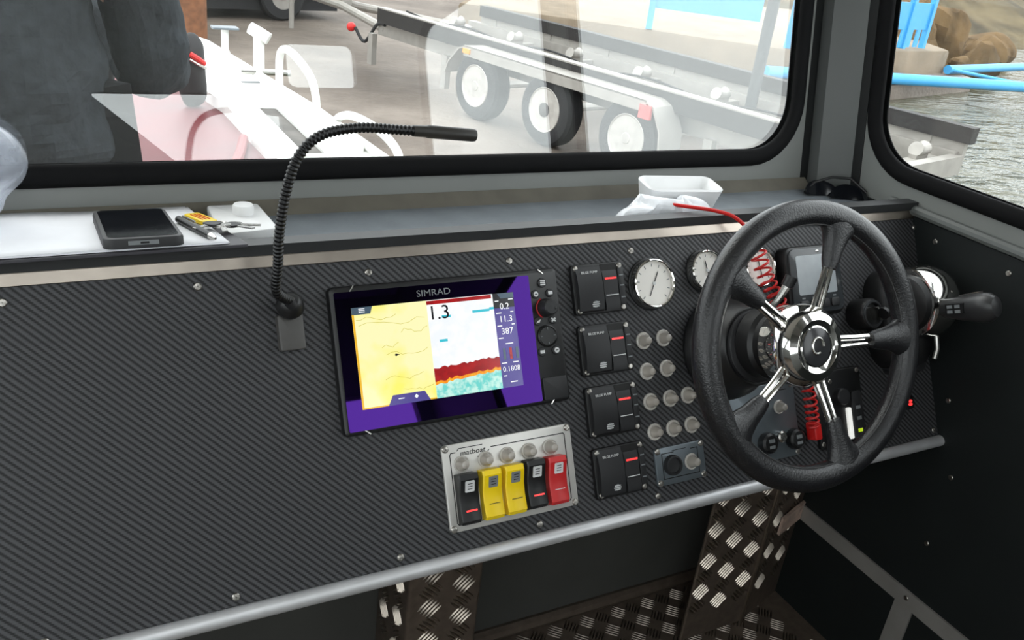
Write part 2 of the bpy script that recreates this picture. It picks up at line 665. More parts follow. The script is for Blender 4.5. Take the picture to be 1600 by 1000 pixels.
# aft bulkhead; two openings shaped for glass reflections, port one added for light
oA, oB, oC = [(.50, -.06), (.86, -.06), (.86, .215), (.20, .215)], rect(.90, 1.17, .24, .41), rect(-1.12, -.20, -.6, .70)
AM = frame_m((0, AFT, H), (1, 0, 0), (0, 0, 1), (0, -1, 0))
mb = MB()
mb.frame(rect(-.03, .88, -H, CZ), oA, 0, .04, 0, .01, 3)
mb.frame(rect(.88, SX, -H, CZ), oB, 0, .04, 0, .03, 3)
mb.frame(rect(-SX, -.03, -H, CZ), oC, 0, .04, 0, .05, 3)
struct(mb.build('wall_back', M_WALL, None, AM), 'after bulkhead behind the helm')
for i, c in ((6, oA), (7, oB), (8, oC)):
    o = MB().loft([[(x, y, z) for x, y in c] for z in (.015, .021)]).build('window_%d' % i, M_GLASS_SIDE, None, AM)
    struct(o, ['slanted reflection pane', 'narrow reflection pane', 'added port light pane'][i - 6] + ' in the after bulkhead')

# ------------------------------------------------------------------ tread plate
def tread_mesh(name='tread_bars', L=.032, wd=.0042, pitch=.0066, h=.0018):
    mb = MB()
    for k in range(-2, 3):
        y = k * pitch
        a = L / 2 * (1 - .06 * abs(k))
        ring = [(-a, y, 0), (-a * .5, y - wd * .45, 0), (a * .5, y - wd * .45, 0), (a, y, 0), (a * .5, y + wd * .45, 0), (-a * .5, y + wd * .45, 0)]
        top = [(x * .8, y + (yy - y) * .3, h) for x, yy, _ in ring]
        mb.loft([ring, top], cap0=False)
    me = mb.mesh(name)
    me.materials.append(M_BAR)
    return me


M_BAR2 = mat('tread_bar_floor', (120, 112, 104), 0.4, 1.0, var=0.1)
TREAD = tread_mesh()
TREAD_F = tread_mesh(L=.028, wd=.0034, pitch=.0056)
TREAD_F.materials.clear()
TREAD_F.materials.append(M_BAR2)
CELL = .034


def treads(parent, x0, x1, y0, y1, M, ph=0, cx=.034, cy=.034, me=None):
    nx, ny = int((x1 - x0) / cx + .01), int((y1 - y0) / cy)
    for i in range(nx):
        for j in range(ny):
            a = 45 if (i + j + ph) % 2 else -45
            link('tread', me or TREAD, parent, M @ T(x0 + (i + .5) * cx, y0 + (j + .5) * cy) @ RZ(a))


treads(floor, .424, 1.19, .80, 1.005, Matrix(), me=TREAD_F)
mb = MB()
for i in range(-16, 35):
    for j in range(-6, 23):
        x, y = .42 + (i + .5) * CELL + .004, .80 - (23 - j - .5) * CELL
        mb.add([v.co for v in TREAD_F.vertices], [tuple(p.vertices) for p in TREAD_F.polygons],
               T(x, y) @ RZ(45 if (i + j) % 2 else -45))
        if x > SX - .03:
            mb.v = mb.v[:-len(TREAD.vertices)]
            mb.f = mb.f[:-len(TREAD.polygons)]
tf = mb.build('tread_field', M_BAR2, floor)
tf['kind'] = 'stuff'
cv = MB().tube([(-SX + .02, 1.012, .012), (SX - .02, 1.012, .012)], .012, 8).build('cove_bar', M_CHECK, floor)

ZC = H - .45
colA = thing('support_column', 'bright tread plate box column below the switch panel', 'column', T(.414, .90, 0))
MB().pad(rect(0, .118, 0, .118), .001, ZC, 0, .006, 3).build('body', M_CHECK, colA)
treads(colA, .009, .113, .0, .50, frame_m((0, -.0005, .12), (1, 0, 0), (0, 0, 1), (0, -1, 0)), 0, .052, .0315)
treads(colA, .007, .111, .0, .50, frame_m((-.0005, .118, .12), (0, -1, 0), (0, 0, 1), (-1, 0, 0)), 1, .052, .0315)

colB = thing('support_column', 'angled tread plate corner column under the steering wheel', 'column', T(.945, .885, 0))
q = [(0, 0), (.148, 0), (.277, .042), (.277, .134), (.165, .134)]
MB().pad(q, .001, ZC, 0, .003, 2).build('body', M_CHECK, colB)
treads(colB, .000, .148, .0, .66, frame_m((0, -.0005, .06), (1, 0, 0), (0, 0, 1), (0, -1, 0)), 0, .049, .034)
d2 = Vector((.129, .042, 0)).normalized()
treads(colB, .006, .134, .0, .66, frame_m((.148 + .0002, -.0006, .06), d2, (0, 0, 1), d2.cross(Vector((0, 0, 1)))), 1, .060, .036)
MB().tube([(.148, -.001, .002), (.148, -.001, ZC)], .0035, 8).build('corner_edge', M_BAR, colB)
MB().pad([(.190, .0125), (.272, .040), (.272, .046), (.190, .0185)], H - .985, H - .948, 0, 0, M=T(.002, -.0075)).build('bar_end', mat('worn_pinkish_bar', (190, 166, 152), .5, .2, var=.3, scale=50), colB)

# ------------------------------------------------------------------ dashboard
dash = thing('dashboard', 'long sloping dashboard clad in ribbed black vinyl', 'dashboard', PM)
panel = MB().box(-1.512, .9295, -.2925, .0515, -.008, 0).build('panel', M_CARBON, dash)
MB().box(-1.512, .9295, .052, .0667, -.008, .0022).build('top_trim', M_ALU, dash)
MB().tube([(-1.512, -.2995, .002), (.926, -.2995, .002)], .0088, 14).build('bottom_rail', M_ALUTUBE, dash)
inv = PM.inverted()


def world_part(mb, name, m, parent=dash):
    return mb.build(name, m, parent, inv)


world_part(MB().box(-SX + .001, SX - .001, .884, .905, H - .3635, H - .3515), 'shelf_lip', M_LIP)
world_part(MB().box(-SX + .001, SX - .001, .8905, 1.068, H - .386, H - .380), 'shelf', M_SHELF)
world_part(MB().loft([[(x, 1.0695, H - .380), (x, 1.050, H - .380), (x, 1.0705, H - .366)] for x in (-1.165, 1.165)]),
           'sealant_cove', mat('grey_sealant', (96, 92, 82), 0.7))
for u in (-1216, -1038, -860, -682, -504, -328, -154, 28, 205, 383, 561, 739, 925):
    link('screw', SCREW, dash, T(u / 1000, .0375, 0) @ RZ(random.uniform(0, 90)))
for u in (-1216, -1038, -860, -682, -504, -326, -152, 27, 205, 381, 561, 739, 915):
    link('screw', SCREW, dash, T(u / 1000, -.2815, 0) @ RZ(random.uniform(0, 90)))

# ------------------------------------------------------------------ chart plotter
plot = thing('chart_plotter', 'chart plotter with yellow map and sonar picture on its screen', 'plotter', on_panel(0, 0))
MB().pad(rect(-.023, .263, -.139, .024), 0, .010, .004, .006).build('bezel', M_BLACK, plot)
mg = mat('coated_display_glass', (4, 4, 6), 0.02, var=0.0, spec=1.0)
pb = mg.node_tree.nodes['Principled BSDF']
pb.inputs['Specular Tint'].default_value = (0.30, 0.085, 1.0, 1)
pb.inputs['IOR'].default_value = 1.6
MB().pad(rect(-.0175, .223, -.1345, .0175), .010, .0108, 0, .002).build('display_glass', mg, plot)
ZS = .0110


def emis(name, rgb, s=1.0, rgb2=None, scale=60, lo=.4, hi=.6):
    m = bpy.data.materials.new(name)
    m.use_nodes = True
    n, l = m.node_tree.nodes, m.node_tree.links
    b = n['Principled BSDF']
    b.inputs['Base Color'].default_value = (.01, .01, .01, 1)
    b.inputs['Roughness'].default_value = .15
    b.inputs['Emission Strength'].default_value = s
    t = n.new('ShaderNodeTexCoord')
    z = n.new('ShaderNodeTexNoise')
    z.inputs['Scale'].default_value = scale
    z.inputs['Detail'].default_value = 3
    l.new(t.outputs['Object'], z.inputs['Vector'])
    r = n.new('ShaderNodeValToRGB')
    r.color_ramp.elements[0].position = lo
    r.color_ramp.elements[1].position = hi
    r.color_ramp.elements[0].color = (*lin(*rgb), 1)
    r.color_ramp.elements[1].color = (*lin(*(rgb2 or rgb)), 1)
    l.new(z.outputs['Fac'], r.inputs['Fac'])
    l.new(r.outputs['Color'], b.inputs['Emission Color'])
    return m


E_MAP = emis('screen_map', (255, 246, 112), 1.0, (255, 250, 190), 18)
E_WHITE = emis('screen_white', (255, 255, 255), 1.0, (245, 250, 255))
E_RED = emis('screen_red', (176, 12, 16), 1.0, (150, 6, 14), 90)
E_ORANGE = emis('screen_orange', (255, 180, 30), 1.0, (250, 140, 20), 300)
E_TEAL = emis('screen_teal', (110, 214, 206), 1.0, (200, 244, 232), 140)
E_DATA = emis('screen_data', (84, 72, 150), 1.0, (70, 60, 140), 20)
E_DARK = emis('screen_tab', (76, 96, 112), 0.9)
E_LINE = emis('screen_contour', (218, 208, 92), 0.9)
E_CYAN = emis('screen_cyan', (60, 196, 214), 1.0)
E_BLACK = emis('screen_black', (16, 14, 26), 0.6)
E_EDGE = emis('screen_orange_edge', (255, 196, 40), 0.9)
scr = MB().box(0, .088, -.112, -.0005, ZS - .0002, ZS).build('screen_map', E_MAP, plot)


def spart(name, poly, m, z=ZS + .0002):
    return MB().loft([[(x, y, zz) for x, y in poly] for zz in (z - .0003, z)]).build(name, m, scr)


def ribbon(name, pts, wd, m, z=ZS + .0003):
    mb = MB()
    for (x0, y0), (x1, y1) in zip(pts, pts[1:]):
        d = Vector((x1 - x0, y1 - y0)).normalized()
        nn = Vector((-d.y, d.x)) * wd / 2
        mb.loft([[(x0 + nn.x, y0 + nn.y, zz), (x0 - nn.x, y0 - nn.y, zz), (x1 - nn.x, y1 - nn.y, zz), (x1 + nn.x, y1 + nn.y, zz)]
                 for zz in (z - .0003, z)])
    return mb.build(name, m, scr)


spart('map_edge', rect(0, .0022, -.112, -.008), E_EDGE)
spart('map_edge', rect(0, .088, -.112, -.1105), E_EDGE)
rng = random.Random(3)
for y, x0, x1 in [(-.020, .006, .084), (-.032, .054, .086), (-.056, .034, .084), (-.083, .03, .075), (-.097, .05, .086), (-.047, .03, .05), (-.015, .004, .05)]:
    k = 8
    ribbon('contour', [(x0 + (x1 - x0) * i / k, y + rng.uniform(-.0018, .0018) + (.002 * math.sin(i))) for i in range(k + 1)], .0005, E_LINE)
spart('vessel_mark', [(.045, -.0555), (.050, -.057), (.045, -.0585), (.0435, -.057)], E_BLACK)
spart('menu_tab', [(0, -.0005), (.024, -.0005), (.021, -.0085), (0, -.0085)], E_DARK)
for i in range(3):
    spart('menu_line', rect(.008, .015, -.0028 - i * .0018, -.0020 - i * .0018), E_WHITE, ZS + .0004)
spart('scale_tab', [(.030, -.112), (.080, -.112), (.074, -.101), (.036, -.101)], E_DATA, ZS + .0004)
spart('minus', rect(.042, .049, -.1062, -.1052), E_WHITE, ZS + .0006)
spart('plus', [(.061, -.1057), (.0635, -.1032), (.066, -.1057), (.0635, -.1082)], E_WHITE, ZS + .0006)
spart('sonar_ground', rect(.088, .172, -.112, -.0005), E_WHITE, ZS)
spart('sonar_bar', rect(.088, .170, -.0055, -.0012), E_RED)
k = 24
topb = [(.088 + .084 * i / k, -.078 + .004 * i / k + rng.uniform(-.0012, .0012)) for i in range(k + 1)]
midb = [(.088 + .084 * i / k, -.094 + .006 * i / k + rng.uniform(-.0016, .0016)) for i in range(k + 1)]
bot = [(x, -.112) for x, _ in topb]


def strip(name, a, b, m, z):
    mb = MB()
    for i in range(len(a) - 1):
        mb.add([(*b[i], z), (*b[i + 1], z), (*a[i + 1], z), (*a[i], z)], [(0, 1, 2, 3)])
    return mb.build(name, m, scr)


strip('seabed', topb, midb, E_RED, ZS + .0002)
strip('seabed_edge', [(x, y + .0012) for x, y in midb], [(x, y - .0022) for x, y in midb], E_ORANGE, ZS + .0003)
strip('subsoil', [(x, y - .001) for x, y in midb], bot, E_TEAL, ZS + .0002)
for x, y, ww in [(.105, -.0205, .011), (.144, -.0185, .022), (.099, -.0475, .010), (.166, -.0170, .006)]:
    spart('fish_echo', rect(x, x + ww, y - .0016, y + .0014), E_CYAN)
text('depth_number', '1.3', .0225, E_BLACK, scr, (.1020, -.0160, ZS + .0004))
spart('data_ground', rect(.172, .1995, -.112, -.0005), E_DATA, ZS)
spart('data_head', rect(.172, .1995, -.018, -.0005), E_BLACK)
spart('data_tab', [(.178, -.0008), (.1995, -.0008), (.1995, -.0068), (.182, -.0068)], E_DARK, ZS + .0004)
for s, y, sz in [('0.2', -.0165, .0105), ('11.3', -.0315, .0105), ('387', -.0460, .0105), ('0.1808', -.0905, .0085)]:
    text('data_number', s, sz, E_WHITE, scr, (.186, y, ZS + .0005), ext=.0001)
for x, y, ww in [(.174, -.0095, .005), (.192, -.0085, .006), (.174, -.024, .007), (.193, -.0235, .004), (.174, -.039, .006),
                 (.193, -.0382, .004), (.174, -.0535, .006), (.182, -.0605, .010), (.174, -.083, .007), (.189, -.083, .007), (.175, -.098, .004), (.183, -.106, .009)]:
    spart('data_caption', rect(x, x + ww, y - .0006, y + .0006), E_WHITE, ZS + .0005)
for i in range(5):
    spart('gauge_bar', rect(.1775 + i * .0042, .1808 + i * .0042, -.079, -.0655), [E_DARK, E_DATA, E_RED, E_DATA, E_DARK][i], ZS + .0004)
text('maker_name', 'SIMRAD', .0105, M_GREYPRINT, plot, (.0985, .0078, .0110), sx=1.15)
# keys on the right
for (x, y), r, kind in [((.241, .007), .0048, 'menu'), ((.230, -.006), .0042, 'r'), ((.250, -.006), .0042, 'b'),
                        ((.229, -.039), .0042, 'w'), ((.250, -.039), .0042, 'x'), ((.230, -.076), .0042, 'p'), ((.250, -.076), .0045, 'q')]:
    bt = MB().lathe([(r * 1.25, .009), (r * 1.25, .0108), (r * 1.1, .0116), (r * .2, .0118)], 18).build('key', M_BLACK2, plot, T(x, y))
    if kind in 'rq':
        MB().lathe([(r * .75, .0117), (r * .75, .0122)], 16).build('icon', M_PRINT, bt)
        MB().box(-r * .4, r * .4, -r * .12, r * .12, .0121, .0125).build('icon_bar', M_INK, bt)
    elif kind == 'menu':
        for i in (-1, 0, 1):
            MB().box(-r * .7, r * .7, i * r * .5 - r * .16, i * r * .5 + r * .16, .0117, .0122).build('icon', M_PRINT, bt)
    elif kind == 'x':
        for a in (35, -35):
            MB().box(-r * .8, r * .8, -r * .24, r * .24, .0117, .0122, RZ(a)).build('icon', M_PRINT, bt)
    elif kind == 'w':
        MB().pad([(-r * .8, -r * .5), (r * .4, -r * .3), (r * .8, r * .5), (-r * .1, r * .2)], .0117, .0122).build('icon', M_PRINT, bt)
    else:
        MB().box(-r * .7, r * .7, -r * .45, r * .45, .0117, .0122).build('icon', M_PRINT, bt)
kb = MB().lathe([(.0115, .009), (.0115, .015), (.0098, .019), (.0094, .024), (.0080, .0255), (.001, .0258)], 28).build('rotary_knob', M_BLACK2, plot, T(.2425, -.0235))
MB().ball((.004, -.002, .0255), (.0018, .0018, .0005), 10, 6).build('dimple', M_BLACK, kb)
arc = [(.0128 * math.cos(t), .0128 * math.sin(t), .0104) for t in [math.radians(a) for a in range(120, 246, 10)]]
MB().tube(arc, .0008, 6).build('glow_ring', mat('red_ring', (150, 20, 30), .3, emit=.25), kb)
dial = MB().lathe([(.0135, .009), (.0135, .0115), (.0118, .0128), (.0108, .0116), (.006, .0116), (.001, .0118)], 30).build('cursor_pad', M_BLACK, plot, T(.240, -.0575))
for a in (0, 90, 180, 270):
    MB().box(.0075, .0105, -.0004, .0004, .0120, .0128, RZ(a)).build('arrow_mark', M_GREYPRINT, dial)
cd = MB().pad(rect(.2255, .259, -.135, -.1075), .010, .0125, .001, .002).build('card_door', M_BLACK2, plot)
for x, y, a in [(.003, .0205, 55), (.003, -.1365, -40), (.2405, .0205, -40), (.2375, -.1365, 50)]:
    MB().box(-.0045, .0045, -.0007, .0007, .0096, .0106, T(x, y) @ RZ(a)).build('seam_glint', M_STEEL, plot)  # silver slivers drawing the glare at the bezel snap seams

# ------------------------------------------------------------------ rocker switch panel
sp = thing('switch_panel', 'aluminium switch panel with five coloured rocker switches', 'switch panel', on_panel(0, 0))
MB().pad(rect(.0885, .2605, -.268, -.1675), 0, .003, .0008, .005).build('plate', M_PLATE, sp)
for u, v in [(93, -172), (255.5, -172), (255.5, -264), (93, -264)]:
    link('screw', SCREW, sp, T(u / 1000, v / 1000, .003) @ RZ(u))


def line(parent, pts, wd=.0011, z=.003, m=M_INK, name='engraved_line'):
    mb = MB()
    for (x0, y0), (x1, y1) in zip(pts, pts[1:]):
        d = Vector((x1 - x0, y1 - y0)).normalized()
        a, b = Vector((x0, y0)) - d * wd * .4, Vector((x1, y1)) + d * wd * .4
        nn = Vector((-d.y, d.x)) * wd / 2
        mb.loft([[(a.x + nn.x, a.y + nn.y, zz), (a.x - nn.x, a.y - nn.y, zz), (b.x - nn.x, b.y - nn.y, zz), (b.x + nn.x, b.y + nn.y, zz)] for zz in (z - .0001, z + .0002)])
    return mb.build(name, m, parent)


line(sp, [(.105, -.1775), (.0995, -.1775), (.098, -.180), (.098, -.258), (.100, -.2605), (.249, -.2605), (.251, -.258), (.251, -.180), (.2495, -.178), (.151, -.178)])
line(sp, [(.1075, -.1760), (.110, -.1735), (.140, -.1735)], .0009)
line(sp, [(.148, -.181), (.141, -.1865), (.133, -.1865)], .0009)
text('maker_name', 'matboat', .0085, M_INK, sp, (.127, -.1795, .0032), sx=1.15, shear=.15)


def boot_mesh(r=.0088, clear=True):
    mb = MB()
    mb.lathe([(r, 0), (r * 1.02, .0016), (r * .92, .0028), (r * .84, .0030), (r * .78, .0055), (r * .66, .0105), (r * .5, .0135), (r * .22, .0148), (r * .05, .0150)], 22)
    me = mb.mesh('boot')
    me.materials.append(M_BOOT)
    return me


BOOT = boot_mesh()
RING = MB().lathe([(.0096, 0), (.0098, .0016), (.0088, .0026), (.0076, .0022)], 22, cap=False).mesh('collar')
RING.materials.append(see_through(mat('clear_collar', (225, 220, 212), .12, coat=.8), .3))
for u in (111, 142, 170.5, 200, 229):
    b = link('breaker_boot', BOOT, sp, T(u / 1000, -.1915, .003))
    link('collar', RING, b)


def rocker(parent, u, v, m, lit, wd=.0245, ht=.058):
    R = T(u / 1000, v / 1000, .003)
    prof = [(-ht / 2, 0), (-ht / 2, .0095), (-ht / 2 + .004, .0125), (-ht * .12, .0100), (ht * .12, .0112), (ht / 2 - .006, .0165), (ht / 2, .0150), (ht / 2, 0)]
    L = []
    for x, s in ((-wd / 2, .92), (-wd / 2 + .0015, 1), (wd / 2 - .0015, 1), (wd / 2, .92)):
        L.append([(x, y * (1 if s == 1 else .985), z * s) for y, z in prof])
    o = MB().loft(L).build('rocker', m, parent, R)
    hb = .0140
    ic = MB().pad(rect(-.0058, .0058, -.0068, .0068), 0, .0010, 0, .001).build('icon_tile', M_GREYPRINT if m is M_YELLOW else M_PRINT, o, T(.0005, .0150, hb - .0002) @ RX(18.3))
    for i in range(3):
        MB().box(-.003, .003, -.0004, .0004, .0010, .0013, T(0, .0035 - i * .0032)).build('icon_line', M_INK, ic)
    if lit:
        MB().box(-.0068, .0068, -.0009, .0009, 0, .0012, T(.001, -.0135, .0105) @ RX(-8)).build('lamp_bar', M_LED, o)
    else:
        MB().box(-.0068, .0068, -.0004, .0004, 0, .0009, T(.001, -.0110, .0102) @ RX(-8)).build('lamp_bar', M_INK if m is M_YELLOW else M_PRINT, o)
    return o


for u, v, m, lit in [(112, -231, M_BLACK, True), (142, -231, M_YELLOW, False), (171.5, -231, M_YELLOW, False), (200.5, -230, M_BLACK, True), (230, -231, M_REDROCK, False)]:
    rocker(sp, u, v, m, lit)

# ------------------------------------------------------------------ four bilge pump switches
def pump_switch(v, lab):
    t = thing('pump_switch', lab, 'switch', on_panel(325, v), 'black pump switches in a column')
    MB().pad(rect(-.0385, .0385, -.0315, .0315), 0, .006, .0015, .004).build('base', M_BLACK, t)
    # bulged left face
    prof = [(-.029, .006), (-.027, .0085), (-.012, .0115), (.004, .0120), (.018, .0105), (.027, .0075), (.029, .006)]
    MB().loft([[(x, y, z if e else .0065) for y, z in prof] + [(x, prof[-1][0], .005), (x, prof[0][0], .005)] for x, e in ((-.034, 1), (-.0335, 1), (.002, 1), (.0025, 1))]).build('face', M_BLACK2, t)
    MB().pad(rect(.0285, .0375, -.024, .024), .005, .008, .001, .002).build('scale_strip', M_BLACK2, t)
    w_ = MB()
    w_.loft([[(x, y, z) for y, z in [(-.029, .005), (-.029, .009), (-.022, .0105), (-.003, .0085), (.010, .0095), (.020, .0075), (.0285, .001), (.0285, 0), (-.029, 0)]] for x in (.005, .0265)])
    rk = w_.build('rocker', M_BLACK2, t)
    MB().box(.0075, .0245, .0100, .0122, .0088, .0100).build('red_lamp', M_LED, rk)
    MB().box(.007, .0255, -.0105, -.0095, .0090, .0098).build('white_line', M_PRINT, rk)
    MB().box(.007, .0255, -.0128, -.0122, .0092, .0100).build('seam', M_INK, rk)
    MB().pad(rect(.004, .0275, .0195, .0300), .0050, .0064, 0, .001).build('recess', M_INK, t)
    text('caption', 'BILGE PUMP', .0045, M_PRINT, t, (-.0155, .0205, .0107), RX(-12))
    lg = MB().lathe([(.0045, 0), (.0045, .0006)], 16).build('emblem', M_GREYPRINT, t, T(-.0105, -.0195, .0100) @ RX(14))
    for i in (-1, 0, 1):
        MB().box(-.0055 + abs(i) * .001, .0055 - abs(i) * .001, -.0006, .0006, .0006, .0010, T(0, i * .0026)).build('emblem_bar', M_PRINT, lg)
    for i, y in enumerate((.014, .001, -.014)):
        MB().box(.0305, .0362, y - .0008, y + .0008, .0079, .0083).build('scale_mark', M_GREYPRINT, t)
    for x, y in ((-.0325, .0265), (.0325, .0265), (-.0325, -.0265), (.0325, -.0265)):
        link('screw', SCREW_S, t, T(x, y, .006 if x < 0 else .0062))
    return t


for v, lab in [(-6.5, 'topmost of the four black pump switches, beside the round pressure gauge'),
               (-83, 'second black pump switch from the top of the column'),
               (-160, 'third black pump switch from the top of the column'),
               (-237, 'lowest black pump switch, beside the small grey socket plate')]:
    pump_switch(v, lab)

# ------------------------------------------------------------------ gauges
def gauge(u, v, r, lab, needle):
    t = thing('gauge', lab, 'gauge', on_panel(u, v), 'round chrome gauges on the dash')
    MB().lathe([(r * 1.06, 0), (r * 1.06, .002), (r * 1.0, .003)], 40).build('flange', M_BLACK, t)
    MB().lathe([(r, .002), (r, .010), (r * .985, .0125), (r * .94, .0135), (r * .90, .0125), (r * .875, .0095)], 48, cap=False).build('bezel', M_CHROME, t)
    dl = MB().lathe([(r * .9, .0070), (r * .9, .0085)], 40).build('dial', M_GAUGE, t)
    for i in range(0, 11):
        a = math.radians(225 - 27 * i)
        MB().box(r * .68, r * .80, -.0005, .0005, .0085, .0089, RZ(math.degrees(a))).build('tick', M_GREYPRINT, dl)
    nd = MB().loft([[(-r * .55, -.0005, z), (r * .45, -.0007, z), (r * .55, 0, z), (r * .45, .0007, z), (-r * .55, .0005, z)] for z in (.0095, .0100)]).build('needle', M_INK, t, RZ(needle))
    MB().lathe([(.0022, .0085), (.0022, .0110), (.001, .0114)], 14).build('needle_cap', M_PRINT, t)
    return t


gauge(407, -8, .0325, 'round chrome pressure gauge with pale dial, left of the wheel', 62)
gauge(497, 2, .0275, 'small chrome gauge partly hidden by the left of the wheel rim', 100)
gauge(590, -1, .0275, 'small chrome gauge behind the red coiled cord', 100)

# ------------------------------------------------------------------ clear breaker boots
rows = [(0, -80, (386, 418)), (1, -120, (386, 418)), (2, -159.5, (386, 417.5, 447)), (3, -199, (387, 417, 447))]
words = ['top row', 'second row', 'third row', 'bottom row']
pos2, pos3 = ['left', 'right'], ['left', 'middle', 'right']
for i, v, us in rows:
    for j, u in enumerate(us):
        t = thing('breaker_button', 'clear rubber push button, %s one in the %s beside the pump switches' % ((pos2 if len(us) == 2 else pos3)[j], words[i]),
                  'button', on_panel(u, v), 'clear rubber push buttons')
        MB().lathe([(.0112, 0), (.0112, .0018), (.0098, .003), (.0085, .0025), (.0085, .001)], 26, cap=False).build('collar', RING.materials[0], t)
        link('boot', BOOT, t, Matrix.Scale(1.02, 4))

# ------------------------------------------------------------------ small socket plate
t = thing('socket_plate', 'small grey plate with a dark socket and a clear button', 'socket', on_panel(421, -245.5))
MB().pad(rect(-.040, .040, -.0245, .0245), 0, .003, .0008, .003).build('plate', M_GREYPL, t)
for x, y in ((-.0355, .0205), (.0355, .0205), (-.0355, -.0205), (.0355, -.0205)):
    link('screw', SCREW, t, T(x, y, .003))
line(t, [(-.010, .0165), (-.029, .0165), (-.029, -.0165), (.029, -.0165), (.029, .0165), (.018, .0165)])
line(t, [(-.012, .0185), (.010, .0185)], .0008)
MB().lathe([(.0135, .003), (.0135, .006), (.0125, .0095), (.0105, .0098), (.0095, .0065), (.001, .006)], 26).build('socket', M_BLACK2, t, T(-.0145, 0))
b = link('boot', BOOT, t, T(.0165, -.0005, .003) @ Matrix.Scale(1.1, 4))
link('collar', RING, b)

# ------------------------------------------------------------------ engine breaker plate behind the wheel
t = thing('breaker_plate', 'grey instrument plate behind the lower left of the wheel', 'switch panel', on_panel(573, -215))
MB().pad(rect(-.059, .059, -.055, .051), 0, .003, .0008, .003).build('plate', M_GREYPL, t)
for x, y in ((-.053, .046), (.053, .046), (-.053, -.050), (.053, -.050)):
    link('screw', SCREW, t, T(x, y, .003))
line(t, [(.012, .040), (.044, .040)])
for x, y in ((-.017, .018), (.027, .017)):
    b = link('boot', BOOT, t, T(x, y, .003))
    link('collar', RING, b)
MB().lathe([(.008, .003), (.008, .010), (.006, .012)], 20).build('push_button', M_STEEL, t, T(.022, -.024))
for x, y in ((-.004, -.029), (.047, -.031)):
    o = MB().lathe([(.0145, .003), (.0150, .006), (.0140, .013), (.0110, .0155), (.001, .016)], 24).build('rubber_cap', M_BLACK, t, T(x, y))
    MB().box(-.005, .005, .001, .006, .0156, .0163).build('icon', M_GREYPRINT, o)
    MB().box(-.005, .005, -.007, -.003, .0156, .0163).build('icon', M_GREYPRINT, o)

# ------------------------------------------------------------------ engine display behind the wheel
t = thing('engine_display', 'grey-screened engine display behind the upper right of the wheel', 'display', on_panel(682, -27))
MB().pad(rect(-.054, .054, -.052, .050), 0, .020, .006, .014, 6).build('body', M_BLACK, t)
MB().pad(rect(-.049, .049, -.047, .046), .0195, .0222, .0015, .011, 6).build('face', mat('display_face', (52, 55, 58), .25, coat=.3), t)
MB().pad(rect(-.037, .037, -.020, .036), .0222, .0226, 0, .003).build('screen', M_SCREENOFF, t)
for i in range(4):
    o = MB().pad(rect(-.008, .008, -.006, .006), .0222, .0245, .0008, .003).build('key', M_BLACK2, t, T(-.030 + i * .020, -.034))
    MB().box(-.003, .003, -.001, .001, 0, .0004, T(-.030 + i * .020, -.0245, .0224)).build('key_mark', M_GREYPRINT, t)
MB().ball((.006, .0405, .0222), (.004, .0018, .0006), 12, 6).build('emblem', M_STEEL, t)

# ------------------------------------------------------------------ start / stop cluster
t = thing('start_controls', 'narrow black control panel with lit white bar behind the wheel', 'switch panel', on_panel(712, -212))
MB().pad(rect(-.043, .050, -.060, .052), 0, .006, .0015, .006).build('plate', M_BLACK, t)
MB().lathe([(.0125, .006), (.0125, .014), (.011, .016), (.001, .0163)], 24).build('knob', M_BLACK2, t, T(.004, .012))
MB().pad(rect(-.0042, .0042, -.023, .023), .006, .010, .001, .002).build('lit_bar', M_LEDW, t, T(.017, -.029))
s = MB().pad(rect(-.011, .010, -.040, .038), .006, .009, .001, .004).build('status_strip', M_BLACK2, t, T(.036, -.022))
for y, m in ((.014, M_GREYPRINT), (-.002, M_GREYPRINT), (-.020, M_LEDG), (-.031, M_GREYPRINT)):
    MB().box(-.005, .004, y - .0025, y + .0025, .009, .0097).build('status_lamp', m, s)
MB().lathe([(.0062, .006), (.0066, .012), (.003, .0155), (.0005, .0158)], 18).build('stop_button', M_RED, t, T(-.011, -.036))
for x, y in ((-.036, .043), (-.018, .045), (-.030, .034), (-.012, .036), (-.014, -.003), (-.038, -.052), (.044, .046)):
    link('screw', SCREW_S, t, T(x, y, .006))

# red cable indicator near the right end
t = thing('indicator_lamp', 'tiny twin red lamp on the panel right of the wheel', 'lamp', on_panel(866, -231))
MB().pad(rect(-.009, .009, -.010, .010), 0, .003, .0008, .002).build('base', M_BLACK, t)
for y in (-.0025, .0025):
    MB().lathe([(.0032, .003), (.0030, .0045), (.0005, .0055)], 14).build('lens', M_LED, t, T(0, y) @ Matrix.Diagonal((1.25, .7, 1, 1)))

# ignition key switch
t = thing('ignition_switch', 'round key switch with key between the wheel and the throttle', 'ignition switch', on_panel(777, -86))
MB().lathe([(.0235, 0), (.0235, .026), (.0215, .030), (.0160, .031), (.0150, .027), (.001, .027)], 32).build('barrel', M_BLACK, t)
MB().lathe([(.0205, .0302), (.0200, .0320), (.0170, .0322), (.0165, .0300)], 32, cap=False).build('ring', mat('dull_ring', (80, 82, 84), .3, .6), t)
k = MB().box(-.0015, .0015, -.010, .010, .027, .044, RZ(20)).build('key', M_STEEL, t)
MB().lathe([(.009, -.0025), (.009, .0025)], 18, T(0, 0, .050) @ RZ(20) @ RY(90)).build('key_head', M_BLACK, t)

